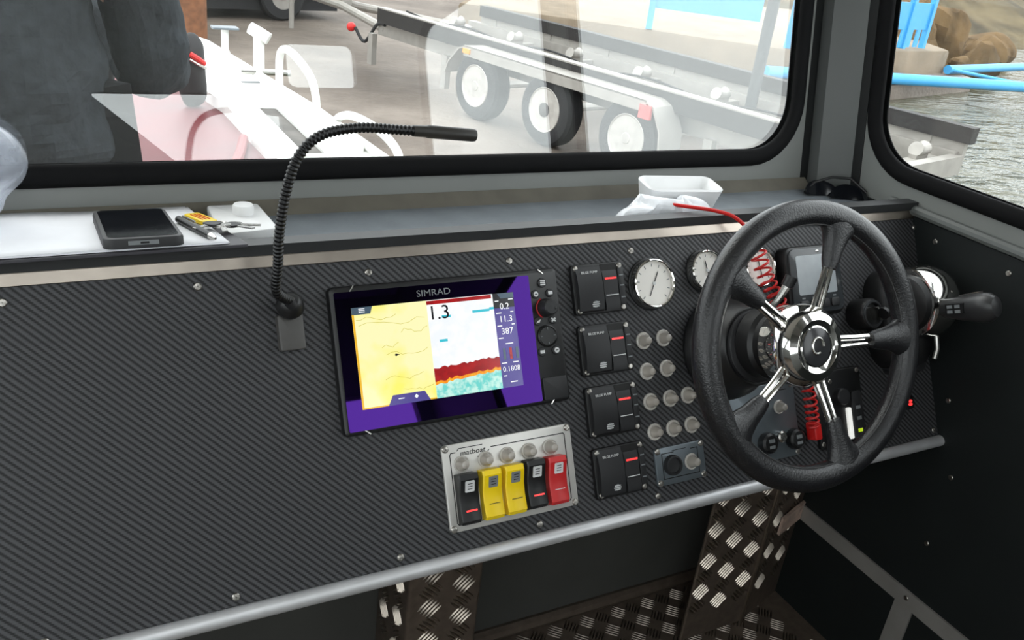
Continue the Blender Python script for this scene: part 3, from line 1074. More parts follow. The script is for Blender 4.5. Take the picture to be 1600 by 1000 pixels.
# ------------------------------------------------------------------ throttle
t = thing('throttle_lever', 'single lever engine control with chrome dome at the right end', 'throttle', on_panel(848, -85))
MB().pad(rect(-.054, .046, -.090, .062), 0, .040, .012, .040, 8).build('housing', M_BLACK, t)
MB().pad(rect(-.030, .034, -.098, -.055), .0, .030, .006, .010, 4).build('lower_box', M_BLACK2, t)
dm = T(.006, .008, .050)
MB().lathe([(.040, -.026), (.050, -.022), (.0545, -.008), (.0545, .010), (.050, .026), (.038, .038), (.018, .044), (.001, .045)], 40, dm @ RY(90)).build('chrome_dome', M_CHROME, t)
MB().lathe([(.030, -.040), (.040, -.036), (.043, -.028), (.040, -.022)], 40, dm @ RY(90)).build('black_collar', M_BLACK, t)
MB().tube([(-.002, -.002, .075), (-.003, -.004, .100)], [.013, .012], 16).build('neck', M_CHROME, t)
g = MB()
gl = []
for z, rx, ry, oy in [(.094, .010, .012, -.004), (.100, .0135, .0135, -.0045), (.115, .0145, .0155, -.0055), (.135, .016, .0185, -.0065), (.155, .017, .021, -.007), (.169, .016, .020, -.007), (.178, .011, .014, -.007), (.181, .003, .004, -.007)]:
    gl.append([(rx * math.cos(a) - .004, ry * math.sin(a) + oy, z) for a in [2 * math.pi * j / 24 for j in range(24)]])
grip = g.loft(gl).build('grip', mat('satin_grip', (44, 44, 45), .35, var=.06), t)
MB().box(-.021, -.0185, -.012, .002, .112, .140, T(0, 0)).build('button_pad', M_BLACK, grip)
for y in (-.009, -.002):
    for z in (.119, .131):
        MB().box(-.0218, -.0205, y - .0022, y + .0022, z - .004, z + .004).build('button', M_GREYPRINT, grip)
MB().tube([(-.006, .0115, .125), (-.006, .0138, .145), (-.006, .0150, .162)], .0016, 8).build('chrome_inlay', M_CHROME, grip)
MB().tube([(.030, -.030, .045), (.034, -.048, .050), (.030, -.066, .052), (.024, -.080, .050)], .004, 10).build('cable_stub', M_STEEL, t)

# ------------------------------------------------------------------ steering wheel
wn = Vector((-.022, -.918, .396)).normalized()
wx = (Vector((1, 0, 0)) - wn * wn.x).normalized()
wy = wn.cross(wx)
WC = Vector((.816, .671, -.444 + H))
wm = frame_m(WC, wx, wy, wn)
t = thing('steering_wheel', 'black leather steering wheel with five chrome spokes', 'steering wheel', wm)
RM, RR = .1615, .0165
mb = MB()
loops = []
for i in range(96):
    a = 2 * math.pi * i / 96
    loops.append([((RM + RR * math.cos(b)) * math.cos(a), (RM + RR * math.cos(b)) * math.sin(a), RR * .95 * math.sin(b)) for b in [2 * math.pi * j / 18 for j in range(18)]])
rim = mb.loft(loops, wrap=True).build('rim', M_LEATHER, t, sharp=80)
st = MB()
for i in range(220):
    a = 2 * math.pi * i / 220
    if -2.6 < (a if a < math.pi else a - 2 * math.pi) < .5 or True:
        st.box(-.0005, .0005, -.0022, .0022, 0, .0009, RZ(math.degrees(a)) @ T(RM - RR * .86, 0, RR * .48) @ RY(-60))
st.build('stitching', mat('grey_thread', (70, 70, 70), .8), rim)
for a in (70, -2, -74, -146, 142):
    s = MB()
    for o_ in (-.0042, .0042):
        s.tube([(.030, o_ * 1.5, -.008), (.075, o_ * 1.1, -.003), (.118, o_, 0)], .0036, 10)
    sk = s.build('spoke', M_CHROME, t, RZ(a))
    L = []
    for x, hw, hz in [(.098, .0095, .0075), (.108, .0125, .009), (.125, .0150, .0105), (.140, .020, .0125), (.150, .030, .0140), (.158, .040, .0145)]:
        L.append([(x, hw * math.cos(b), hz * math.sin(b)) for b in [2 * math.pi * j / 20 for j in range(20)]])
    MB().loft(L).build('spoke_boot', M_LEATHER, sk, sharp=60)
hub = MB().lathe([(.050, -.040), (.0515, -.016), (.0495, -.004), (.042, .006), (.0325, .0095), (.0300, .0080), (.0255, .0068), (.0235, .0076)], 48, cap=False).build('hub', M_CHROME, t)
MB().lathe([(.0238, .0070), (.0205, .0082), (.001, .0088)], 36).build('hub_badge', mat('dark_badge', (48, 48, 50), .18), hub)
MB().tube([(.010 * math.cos(b) * (1 - b * .06), .012 * math.sin(b) * (1 - b * .06), .0088) for b in [i * .35 for i in range(16)]], .0016, 8).build('badge_swirl', M_STEEL, hub)
MB().lathe([(.040, -.034), (.041, -.060), (.046, -.064), (.047, -.085), (.044, -.090)], 40).build('hub_adapter', M_BLACK, t)

t = thing('steering_column', 'black round tilt housing holding the steering wheel', 'steering column', on_panel(518, -104))
MB().lathe([(.070, 0), (.072, .006), (.068, .020), (.058, .034), (.052, .060), (.050, .062)], 44).build('housing', M_BLACK, t)
MB().lathe([(.0475, .050), (.0475, .0665), (.045, .068)], 40).build('tilt_ring', M_BLACK2, t)
lv = MB().tube([(.030, .042, .060), (.040, .060, .075), (.046, .072, .082)], [.0045, .005, .006], 10).build('tilt_lever', M_STEEL, t)
MB().tube([(.046, .072, .082), (.052, .084, .087)], [.008, .0085], 12).build('lever_tip', M_BLACK, lv)

# ------------------------------------------------------------------ kill cord
t = thing('kill_cord', 'red coiled kill cord hanging behind the steering wheel', 'cord', None)
wp = lambda u, v, n: PM @ Vector((u / 1000, v / 1000, n / 1000))
path = [wp(570, 34, 27), wp(578, -4, 27), wp(591, -36, 27), wp(606, -65, 27), wp(626, -115, 27), wp(638, -171, 24), wp(644, -208, 20), wp(647, -232, 17)]


def smooth(P, k=8):
    P = [Vector(p) for p in P]
    out = []
    for i in range(len(P) - 1):
        p0, p1, p2, p3 = P[max(i - 1, 0)], P[i], P[i + 1], P[min(i + 2, len(P) - 1)]
        for j in range(k):
            s = j / k
            out.append(.5 * ((2 * p1) + (p2 - p0) * s + (2 * p0 - 5 * p1 + 4 * p2 - p3) * s * s + (3 * p1 - p0 - 3 * p2 + p3) * s ** 3))
    out.append(P[-1])
    return out


sm = smooth(path, 60)
turns, hel = 23, []
for i, p in enumerate(sm):
    f_ = i / (len(sm) - 1)
    a = 2 * math.pi * turns * f_
    tg = (sm[min(i + 1, len(sm) - 1)] - sm[max(i - 1, 0)]).normalized()
    n1 = tg.cross(PN).normalized()
    n2 = tg.cross(n1)
    r = .011 - .003 * f_
    hel.append(p + (n1 * math.cos(a) + n2 * math.sin(a)) * r)
MB().tube(hel, .0017, 6).build('coil', M_RED, t)
lead = smooth([(.765, .93, H - .348), (.79, .905, H - .3455), (.818, .888, H - .3465), (.840, .872, H - .352), (.862, .858, H - .372), (.868, .846, H - .388)], 8) + [hel[0]]
MB().tube(lead, .0026, 8).build('lead', M_RED, t)
MB().pad(rect(-.007, .007, -.012, .012), 0, .016, .002, .003, M=on_panel(650, -240, 7)).build('clip', M_RED, t)

# ------------------------------------------------------------------ gooseneck lamp
t = thing('gooseneck_lamp', 'black flexible gooseneck reading lamp on the dashboard', 'lamp', on_panel(-66, -18))
MB().pad(rect(-.0140, .0135, -.0205, .018), 0, .010, .002, .003).build('base', mat('lamp_base', (74, 72, 70), .45), t)
tinv = t.matrix_world.inverted()
MB().lathe([(.006, .004), (.0125, .006), (.0150, .012), (.0130, .020), (.0085, .026), (.0065, .027)], 26, T(0, .020, .002) @ RX(-28)).build('ball_joint', M_BLACK, t)
bw = t.matrix_world @ Vector((0, .030, .024))
npth = [bw, Vector((.2075, .826, H - .380)), Vector((.206, .816, H - .345)), Vector((.206, .811, H - .312)), Vector((.212, .81, H - .270)), Vector((.223, .81, H - .237)), Vector((.244, .81, H - .2165)),
        Vector((.280, .81, H - .2095)), Vector((.319, .81, H - .2115)), Vector((.341, .81, H - .213))]
npth = smooth(npth, 22)
acc, rad = 0, []
for i, p in enumerate(npth):
    if i:
        acc += (p - npth[i - 1]).length
    rad.append(.0047 + .0005 * math.sin(acc / .0030 * 2 * math.pi))
dense, dr = [], []
for i in range(len(npth) - 1):
    for j in range(3):
        dense.append(npth[i].lerp(npth[i + 1], j / 3))
acc = 0
for i, p in enumerate(dense):
    if i:
        acc += (p - dense[i - 1]).length
    dr.append(.0048 + .0005 * math.sin(acc / .0042 * 2 * math.pi))
MB().tube(dense, dr, 12).build('neck', mat('gooseneck_black', (20, 20, 21), .35, .2), t, tinv, sharp=70)
MB().tube([bw + Vector((0, -.002, -.004)), bw.lerp(dense[18], .9)], .0062, 14).build('lower_sleeve', M_BLACK2, t, tinv)
MB().tube([(.336, .81, H - .2128), (.350, .81, H - .2136), (.352, .81, H - .2137), (.401, .81, H - .2178), (.404, .81, H - .2180)], [.0056, .0058, .0066, .0066, .0060], 16).build('lamp_head', mat('lamp_head', (52, 50, 47), .4), t, tinv)

# ------------------------------------------------------------------ things on the shelf
cl_o = Vector((0, .871, H - .3492))
cl_y = Vector((0, .193, -.0255)).normalized()
CM = frame_m(cl_o, (1, 0, 0), cl_y, Vector((1, 0, 0)).cross(cl_y))
cb = thing('clipboard', 'dark clipboard with white sheets lying at the left of the shelf', 'clipboard', CM)
MB().pad([(-.19, .0), (.192, .006), (.166, .192), (-.19, .192)], 0, .003, .0006, .004).build('board', mat('clipboard_grey', (52, 50, 56), .5), cb)
for k, (dx, dy) in enumerate(((0, 0), (.0015, .001), (-.002, .0025))):
    P0, P1 = (-.20, -.0015), (.180, .012)
    xs = 18
    rows_ = []
    for j in range(9):
        yy = j / 8
        rows_.append([])
        for i in range(xs + 1):
            xx = -.20 + i / xs * (.372 - .012 * yy)
            lift = .0014 * math.sin(xx * 40 + k) * (yy - .3) + (.004 * max(0, yy - .8) if i < 14 else 0)
            rows_[-1].append((xx + dx, .000 + (.191 * yy) + .010 * (xx + .2) / .37 * (1 - yy) + dy * .4, .0042 + k * .0009 + max(0, lift)))
    vs = [p for r_ in rows_ for p in r_]
    n_ = xs + 1
    fs = [(j * n_ + i, j * n_ + i + 1, (j + 1) * n_ + i + 1, (j + 1) * n_ + i) for j in range(8) for i in range(xs)]
    o_ = MB().add(vs, fs).build('paper_sheet', M_PAPER, cb)
    md = o_.modifiers.new('thick', 'SOLIDIFY')
    md.thickness = .0005

PHM = CM @ T(.0550, .002, .0068)
ph = thing('smartphone', 'black smartphone in a thick case lying on the white papers', 'phone', PHM)
MB().pad([(0, 0), (.074, 0), (.074, .138), (0, .138)], 0, .0105, .003, .010, 6).build('case', M_BLACK2, ph)
MB().pad(inset([(0, 0), (.074, 0), (.074, .138), (0, .138)], .0045), .0100, .0109, 0, .007, 6).build('screen', M_DARKGLASS, ph)
MB().box(.022, .050, -.0006, .002, .0035, .0075).build('port_panel', M_GREYPRINT, ph)
MB().box(.033, .041, -.0009, .002, .0045, .0065).build('port', M_INK, ph)

pn = thing('ballpoint_pen', 'black ballpoint pen with silver tip on the papers', 'pen', CM @ T(.160, .012, .0095))
pa, pb2 = Vector((0, 0, 0)), Vector((-.022, .098, .001))
MB().tube([pa.lerp(pb2, .12), pa.lerp(pb2, .55), pa.lerp(pb2, .97)], [.0040, .0042, .0040], 12).build('barrel', M_BLACK, pn)
MB().tube([pa, pa.lerp(pb2, .04), pa.lerp(pb2, .13)], [.0012, .0028, .0040], 12).build('tip', M_STEEL, pn)
MB().tube([pa.lerp(pb2, .93) + Vector((.003, 0, .004)), pa.lerp(pb2, .60) + Vector((.003, 0, .005))], .0011, 8).build('pocket_clip', M_STEEL, pn)

ky = thing('key_bunch', 'bunch of keys with a bright yellow tag beside the phone', 'keys', CM @ T(.168, .085, .0065))
MB().pad(rect(-.009, .009, -.024, .024), 0, .004, .001, .004, M=T(-.006, .024, .001) @ RZ(16)).build('yellow_tag', M_YELLOW, ky)
for i in range(3):
    MB().box(-.005 + i * .004, -.004 + i * .004, -.015, .015, .0041, .0047, T(-.006, .024, .001) @ RZ(16)).build('tag_print', M_RED, ky)
MB().tube([(.010 * math.cos(a), .010 * math.sin(a), .003) for a in [2 * math.pi * i / 20 for i in range(20)]], .0012, 6, closed=True, M=T(.006, -.006)).build('key_ring', M_STEEL, ky)
for i, (a, m) in enumerate(((-20, M_STEEL), (-48, M_BLACK), (-95, M_STEEL), (-140, M_BLACK))):
    kk = MB().pad(rpoly(rect(-.008, .008, -.009, .009), .006, 4), .001 + i * .001, .0035 + i * .001, M=T(.010, -.006) @ RZ(a) @ T(.014, 0)).build('key', m, ky)
    MB().box(.020, .042, -.0028, .0028, .0015 + i * .001, .0030 + i * .001, T(.010, -.006) @ RZ(a)).build('key_blade', M_STEEL, kk)

wb = thing('white_box', 'flat white plastic box with a round knob, right of the papers', 'box', T(.212, 1.008, H - .380))
MB().pad([(-.033, -.048), (.034, -.038), (.030, .050), (-.030, .050)], 0, .014, .002, .004).build('body', M_WHITE, wb)
MB().lathe([(.0125, .014), (.0125, .022), (.0110, .0245), (.001, .025)], 26, T(.006, .018)).build('knob', M_WHITE, wb)


def crumple(mb, amp, sc, seed):
    for i, p in enumerate(mb.v):
        q_ = p * sc + Vector((seed, seed * 2, 0))
        mb.v[i] = p + Vector((noise.noise(q_), noise.noise(q_ + Vector((7, 3, 1))), noise.noise(q_ + Vector((2, 9, 5))))) * amp
    return mb


def film_mat():
    m = bpy.data.materials.new('clear_plastic_film')
    m.use_nodes = True
    n, l = m.node_tree.nodes, m.node_tree.links
    b = n['Principled BSDF']
    b.inputs['Base Color'].default_value = (*lin(214, 220, 232), 1)
    b.inputs['Roughness'].default_value = .18
    t_ = n.new('ShaderNodeTexCoord')
    z = n.new('ShaderNodeTexNoise')
    z.inputs['Scale'].default_value = 22
    z.inputs['Detail'].default_value = 4
    l.new(t_.outputs['Object'], z.inputs['Vector'])
    r = n.new('ShaderNodeMapRange')
    r.inputs['From Min'].default_value = .35
    r.inputs['From Max'].default_value = .65
    r.inputs['To Min'].default_value = .18
    r.inputs['To Max'].default_value = .62
    l.new(z.outputs['Fac'], r.inputs['Value'])
    l.new(r.outputs[0], b.inputs['Alpha'])
    return m


M_FILM = film_mat()
mb = MB().ball((0, 0, .060), (.055, .045, .065), 40, 28)
crumple(mb, .022, 20, 3)
for i, p in enumerate(mb.v):
    if p.z < .002:
        p.z = .002
bag = mb.build('plastic_bag', M_FILM, None, T(-.062, 1.0, H - .356), sharp=14)
tag(bag, 'crumpled clear plastic bag at the left end of the shelf', 'bag')

fx = thing('foam_tray', 'white foam tray standing on the shelf above the gauges', 'tray', T(.838, .995, H - .380) @ RZ(-8))
to = [(-.064, -.026), (.060, -.026), (.060, .030), (-.064, .030)]
MB().loft([[(x, y, z) for x, y in rpoly(c, r, 5)] for c, r, z in
           [(inset(to, .008), .012, 0), (to, .016, .038), (inset(to, .003), .012, .040), (inset(to, .007), .010, .036), (inset(to, .016), .008, .006)]],
          cap0=True, cap1=True, M=RX(6)).build('tray', M_WHITE, fx)
mb = MB().ball((0, 0, .017), (.085, .024, .019), 40, 22)
crumple(mb, .016, 30, 11)
for p in mb.v:
    if p.z < .001:
        p.z = .001
wr = mb.build('plastic_wrapper', mat('white_film', (226, 228, 232), .25, var=.15, scale=50), None, T(.765, .940, H - .3795) @ RZ(4), sharp=14)
tag(wr, 'crumpled white plastic wrapper in front of the foam tray', 'wrapper')

gg = thing('sunglasses', 'black curved sunglasses lying at the right end of the shelf', 'sunglasses', T(1.168, .995, H - .379) @ RZ(-20))
for dx, dy, a in ((-.018, .010, 8), (.022, -.004, -6)):
    L = []
    for i in range(13):
        u_ = -1 + 2 * i / 12
        hh = .028 * math.sqrt(max(0.02, 1 - u_ * u_))
        L.append([(u_ * .034, -.006 + .008 * (1 - u_ * u_), 0.001), (u_ * .034, .004 + .010 * (1 - u_ * u_), hh), (u_ * .034, .006 + .010 * (1 - u_ * u_), hh), (u_ * .034, -.002 + .008 * (1 - u_ * u_), 0.001)])
    MB().loft(L, M=T(dx, dy) @ RZ(a) @ RX(-25)).build('lens', M_DARKGLASS, gg)
MB().tube([(-.052, .012, .004), (-.030, .030, .016), (0, .034, .026), (.03, .026, .028), (.052, .006, .012)], .0022, 8).build('frame', M_BLACK, gg)

# ------------------------------------------------------------------ outside: ground, water, quay
GZ = H - 1.84
WZ = H - 2.06
gp = [(-40, 5.3), (4.3, 5.0), (8.0, 7.2), (9.6, 8.9), (14.5, 10.2), (17, 16), (60, 60), (-40, 60)]
gr = MB().pad(gp, GZ - .6, GZ).build('ground', ground_mat())
struct(gr, 'brown slipway ground beside the water')
wa = struct(MB().box(-60, 90, -60, 70, WZ - 1.0, WZ).build('water', water_mat()), 'rippled greenish harbour water')

qp = [(6.0, 13.0), (9.9, 9.8), (14.2, 10.6), (16.5, 15), (10, 19)]
q_ = MB().pad(qp, GZ - .5, GZ + .39, .05).build('quay', M_CONC)
struct(q_, 'low beige concrete quay platform')

fe = thing('fence', 'bright blue metal fence standing on the concrete quay', 'fence', T(9.9, 9.85, GZ + .39))
QZ = GZ + .39


def fence_run(p, q, panel_span, posts):
    p, q = Vector((*p, 0)), Vector((*q, 0))
    d = (q - p).normalized()
    M = fe.matrix_world.inverted() @ frame_m((p.x, p.y, QZ), d, Vector((0, 0, 1)).cross(d), (0, 0, 1))
    Ln = (q - p).length
    for s in posts:
        MB().box(s - .045, s + .045, -.045, .045, 0, 1.25, M).build('post', M_BLUE, fe)
    MB().box(panel_span[0], panel_span[1], -.015, .015, .30, .72, M).build('panel', M_BLUE, fe)
    MB().box(0, Ln, -.025, .025, 1.18, 1.25, M).build('top_rail', M_BLUE, fe)
    k = max(2, int((panel_span[1] - panel_span[0]) / .26))
    for i in range(1, k):
        s = panel_span[0] + (panel_span[1] - panel_span[0]) * i / k
        MB().box(s - .05, s + .05, -.012, .012, .78, 1.2, M).build('picket', M_BLUE, fe)
        if Ln < 2:
            MB().box(s - .06, s + .06, -.012, .012, .02, .42, M).build('picket', M_BLUE, fe)


fence_run((8.25, 11.2), (9.85, 9.95), (0, 1.55), (0, 2.0))
fence_run((12.3, 10.4), (13.65, 10.7), (0, 1.30), (0, .62, 1.30))

pp1 = MB().tube([(9.3, 9.72, H - 1.75), (11.5, 9.5, H - 1.75), (14.3, 9.1, H - 1.75), (24, 7.7, H - 1.75)], .085, 14).build('boom_pipe', M_BLUE)
tag(pp1, 'long thick blue pipe boom lying just above the water', 'pipe')
pp2 = thing('pipe_boom', 'thinner blue pipe running off behind the long blue pipe', 'pipe', T(14.1, 10.45, H - 1.75))
MB().tube([(0, 0, 0), (3.1, .65, 0), (12, 2.6, 0)], .075, 14).build('pipe', M_BLUE, pp2)
MB().tube([(.1, -.02, 0), (.4, -1.15, 0)], .03, 8).build('stay', M_BLUE, pp2)


def rock(mb, c, r, seed):
    b = MB().ball((0, 0, 0), r, 14, 9)
    for i, p in enumerate(b.v):
        b.v[i] = p * (1 + .55 * noise.noise(p * (1.3 / max(r)) + Vector((seed, 0, seed)))) + Vector(c)
    mb.v, mb.f = b.v, b.f
    return mb


specs = [((15.0, 11.9), (.48, .38, .60), 'large tan shore rock nearest the quay corner'), ((16.15, 12.3), (.52, .42, .75), 'tallest tan rock heaped behind the quay corner'),
         ((16.3, 11.35), (.38, .30, .30), 'rounded ochre rock at the edge of the water'), ((17.3, 12.1), (.45, .38, .36), 'dark tan rock farther along the shore'),
         ((18.6, 12.9), (.6, .45, .35), 'low brown rock at the far end of the shore'), ((15.35, 11.15), (.20, .16, .15), 'small brown rock at the foot of the quay'),
         ((17.3, 13.9), (.6, .6, .75), 'big brown rock high on the bank')]
for i, ((x, y), r, lab) in enumerate(specs):
    o = rock(MB(), (x, y, GZ + r[2] * .35), r, i * 3.7).build('shore_rock', M_ROCK, None, None, sharp=25)
    tag(o, lab, 'rock', 'rocks along the shore')
# bank behind the rocks
xs, ys = 40, 10
vs, fs = [], []
for j in range(ys + 1):
    for i in range(xs + 1):
        x, y = 14.5 + i * 1.4, 13.2 + i * .34 + j * 1.4
        z = GZ - .4 + min(j, 5) * .55 + .5 * noise.noise(Vector((x * .35, y * .35, 2)))
        vs.append((x, y, z))
fs = [(j * (xs + 1) + i, j * (xs + 1) + i + 1, (j + 1) * (xs + 1) + i + 1, (j + 1) * (xs + 1) + i) for j in range(ys) for i in range(xs)]
struct(MB().add(vs, fs).build('bank', M_BANK, sharp=60), 'muddy olive bank beyond the rocks')

# ------------------------------------------------------------------ own boat's foredeck
ol = [(1.12, 1.16), (.97, 2.3), (.93, 3.1), (.79, 4.4), (.48, 5.2), (0, 5.6), (-.48, 5.2), (-.79, 4.4), (-.93, 3.1), (-.97, 2.3), (-1.12, 1.16)]
il = [(.66, 1.20), (.655, 2.3), (.635, 3.3), (.52, 4.1), (.30, 4.7), (0, 4.9), (-.30, 4.7), (-.52, 4.1), (-.635, 3.3), (-.655, 2.3), (-.66, 1.20)]
fd = thing('foredeck', 'white foredeck of the boat with a red painted well', 'deck', T(0, 1.2, H - .80))
D = Matrix.Translation((0, -1.2, -(H - .80)))
MB().loft([[(x * s, y - (1 - s) * .5, z) for x, y in ol] for s, z in ((.55, H - 2.35), (.9, H - 1.5), (1, H - .81))], M=D).build('hull', M_GELCOAT, fd)
L = [[(x, y, H - .81) for x, y in ol], [(x, y, H - .757) for x, y in ol], [(x * .985, y * .997, H - .75) for x, y in ol], [(x * 1.02, y * 1.003, H - .75) for x, y in il], [(x, y, H - .757) for x, y in il], [(x, y, H - .81) for x, y in il]]
MB().loft(L, wrap=True, M=D).build('side_deck', M_GELCOAT, fd)
MB().loft([[(x * 1.002, y, z) for x, y in il] for z in (H - .812, H - .798)], M=D).build('well_floor', M_REDDECK, fd)
MB().tube([(x * .99, y, H - .742) for x, y in ol], .016, 8, M=D).build('gunwale_rim', M_GELCOAT, fd)

DZ = H - .75


def hoop(pts, lab):
    o = MB().tube(smooth(pts, 8), .014, 12).build('grab_hoop', M_GELCOAT)
    return tag(o, lab, 'handrail', 'white tube hoops on the side deck')


hoop([(.838, 3.30, DZ), (.836, 3.30, DZ + .14), (.846, 3.28, DZ + .185), (.87, 3.22, DZ + .175), (.905, 3.15, DZ + .12), (.918, 3.12, DZ + .06), (.920, 3.11, DZ)], 'taller white tube hoop standing on the side deck')
hoop([(.92, 2.92, DZ - .01), (.935, 2.90, DZ + .035), (.955, 2.80, DZ + .062), (.985, 2.64, DZ + .055), (1.0, 2.52, DZ + .02), (.985, 2.46, DZ - .04), (.96, 2.44, DZ - .045)], 'lower white tube hoop nearest the windscreen')
bl = thing('bollard', 'white mooring bollard with a bent head on the bow', 'bollard', T(.86, 3.72, DZ))
MB().lathe([(.028, 0), (.026, .02), (.022, .03), (.022, .15), (.024, .16)], 20).build('stem', M_GELCOAT, bl)
MB().tube([(-.03, .02, .185), (.0, 0, .17), (.035, -.02, .150)], .024, 12).build('head', M_GELCOAT, bl)
MB().tube([(-.07, 0, .02), (.12, -.03, .02)], .012, 10).build('crossbar', M_STEEL, bl)
b2 = thing('deck_post', 'thin white deck post with a flat rectangular plate on top', 'post', T(.80, 4.08, DZ))
MB().lathe([(.022, 0), (.020, .03), (.016, .035), (.016, .125)], 16).build('stem', M_GELCOAT, b2)
MB().pad(rect(-.055, .055, -.035, .035), .17, .178, .002, .008, M=T(0, 0, -.045)).build('plate', M_GREYPL, b2)
hb = thing('deck_hatch', 'white deck locker standing on the side deck by the hoops', 'locker', T(.862, 2.80, DZ))
MB().pad(rect(-.05, .065, -.20, .17), 0, .030, .010, .02).build('body', M_GELCOAT, hb)
rc = thing('deck_shade_patch', 'grey patch painting the shading on the white deck beside the hoops', 'recess', T(.755, 2.86, DZ))  # flat framed grey patch, painting in the grey shading of the deck
MB().frame(rect(-.045, .045, -.32, .32), rect(-.032, .032, -.30, .30), -.002, .012, .01, .008, 3).build('patch_frame', M_GELCOAT, rc)
MB().box(-.033, .033, -.301, .301, 0, .003).build('well', mat('deck_shade_grey', (96, 92, 88), .7, var=.4, scale=9), rc)
sl = tag(MB().pad(rect(-.035, .035, -.012, .012), 0, .004, .001, .004).build('deck_slot', M_GREYPRINT, None, T(.80, 3.60, DZ - .0005)), 'small dark slot fitting in the white deck', 'fitting')
rh = tag(MB().tube(smooth([(.46, 2.30, H - .785), (.50, 2.50, H - .780), (.57, 2.72, H - .782), (.62, 2.90, H - .784)], 8), .016, 10).build('haze_free_arc', mat('haze_free_red', (120, 18, 28), .5)), 'dark red arc drawing the haze-free strip across the foredeck well', 'hose')  # dark red arc painted in where the red deck shows free of haze

# bag beside the person
bgx = thing('gear_bag', 'small black padded bag with red and silver trim beside the person', 'bag', T(.545, 3.40, H - .797))
mb = MB().ball((0, 0, .125), (.060, .058, .130), 24, 16)
crumple(mb, .02, 9, 5)
for p in mb.v:
    p.z = max(p.z, .001)
mb.build('body', mat('black_nylon', (40, 38, 40), .7, var=.2), bgx, sharp=60)
MB().tube([(-.010, -.060, .195), (.018, -.060, .178), (.040, -.046, .160)], .010, 8).build('red_trim', M_RED, bgx)
MB().tube([(-.012, -.064, .178), (.018, -.066, .160), (.046, -.046, .146)], .006, 8).build('silver_trim', M_STEEL, bgx)

# ------------------------------------------------------------------ seated person on the foredeck
def skin(name, verts, edges, radii, m, parent=None, M=None, sub=2):
    me = bpy.data.meshes.new(name)
    me.from_pydata(verts, edges, [])
    o = link(name, me, parent, M)
    o.modifiers.new('skin', 'SKIN')
    sv = me.skin_vertices[0].data
    for i, r in enumerate(radii):
        sv[i].radius = (r, r) if isinstance(r, (int, float)) else r
        sv[i].use_root = (i == 0)
    s = o.modifiers.new('sub', 'SUBSURF')
    s.levels = s.render_levels = sub
    me.materials.append(m)
    return o


# pelvis, spine, neck, head; arms with hands on the knees; legs with feet on the deck (facing the bow, +y)
SEAT = .15
V_ = [(0, 0, SEAT + .09), (0, .02, SEAT + .25), (0, .05, SEAT + .42), (0, .06, SEAT + .53), (0, .075, SEAT + .60), (0, .10, SEAT + .70), (0, .105, SEAT + .80)]
R_ = [(.17, .12), (.16, .115), (.18, .12), (.13, .09), .055, (.078, .095), (.062, .075)]
E_ = [(0, 1), (1, 2), (2, 3), (3, 4), (4, 5), (5, 6)]


def limb(start, pts, rad):
    i0 = start
    for p, r in zip(pts, rad):
        V_.append(p)
        R_.append(r)
        E_.append((i0, len(V_) - 1))
        i0 = len(V_) - 1
    return i0


for s in (-1, 1):
    limb(3, [(s * .19, .055, SEAT + .50), (s * .25, .06, SEAT + .40), (s * .275, .12, SEAT + .22), (s * .24, .28, SEAT + .29), (s * .20, .36, SEAT + .34)], [.07, .062, .050, .042, .034])
    hnd = len(V_) - 1
    limb(hnd, [(s * .185, .41, SEAT + .35)], [.034])
    pal = len(V_) - 1
    for k in range(4):
        limb(pal, [(s * (.205 - .018 * k), .450, SEAT + .352), (s * (.205 - .018 * k), .485 - .004 * abs(k - 1.5), SEAT + .335)], [.0095, .0085])
    limb(hnd, [(s * .150, .40, SEAT + .345), (s * .138, .43, SEAT + .338)], [.011, .009])
    limb(0, [(s * .10, .08, SEAT + .08), (s * .16, .42, SEAT + .24), (s * .16, .52, .08), (s * .16, .61, .045)], [.105, .075, .05, .045])
PMX = T(-.03, 2.06, H - .797)
person = skin('person', V_, E_, R_, M_SKIN, None, PMX)
tag(person, 'person in a charcoal hooded sweatshirt sitting on the foredeck, seen from behind', 'person')
hv = [(0, -.005, SEAT + .01), (0, 0, SEAT + .10), (0, .015, SEAT + .26), (0, .045, SEAT + .43), (0, .05, SEAT + .54), (0, .055, SEAT + .60)]
hr = [(.205, .155), (.215, .160), (.215, .150), (.225, .145), (.15, .11), .085]
he = [(0, 1), (1, 2), (2, 3), (3, 4), (4, 5)]
for s in (-1, 1):
    b0 = len(hv)
    hv += [(s * .20, .05, SEAT + .50), (s * .275, .055, SEAT + .38), (s * .305, .10, SEAT + .20), (s * .26, .25, SEAT + .28), (s * .205, .34, SEAT + .33)]
    hr += [.098, .090, .082, .066, .050]
    he += [(4, b0), (b0, b0 + 1), (b0 + 1, b0 + 2), (b0 + 2, b0 + 3), (b0 + 3, b0 + 4)]
hood = skin('hoodie', hv, he, hr, M_HOODIE, person, None, 3)
tx = bpy.data.textures.new('fold_noise', 'CLOUDS')
tx.noise_scale = .11
dmod = hood.modifiers.new('folds', 'DISPLACE')
dmod.texture = tx
dmod.strength = .045
dmod.mid_level = .5
hdv = MB().ball((0, -.045, SEAT + .60), (.125, .075, .085), 22, 14)
crumple(hdv, .02, 12, 2).build('hood', M_HOODIE, person, sharp=60)
tv = [(0, .0, SEAT + .07)]
tr_ = [(.19, .135)]
te = []
for s in (-1, 1):
    b0 = len(tv)
    tv += [(s * .10, .08, SEAT + .085), (s * .16, .42, SEAT + .24), (s * .16, .51, .12), (s * .16, .52, .07)]
    tr_ += [.125, .095, .075, .07]
    te += [(0, b0), (b0, b0 + 1), (b0 + 1, b0 + 2), (b0 + 2, b0 + 3)]
skin('trousers', tv, te, tr_, M_TROUSER, person)
MB().ball((0, .085, SEAT + .775), (.098, .112, .105), 22, 14).build('hair', M_HAIR, person)
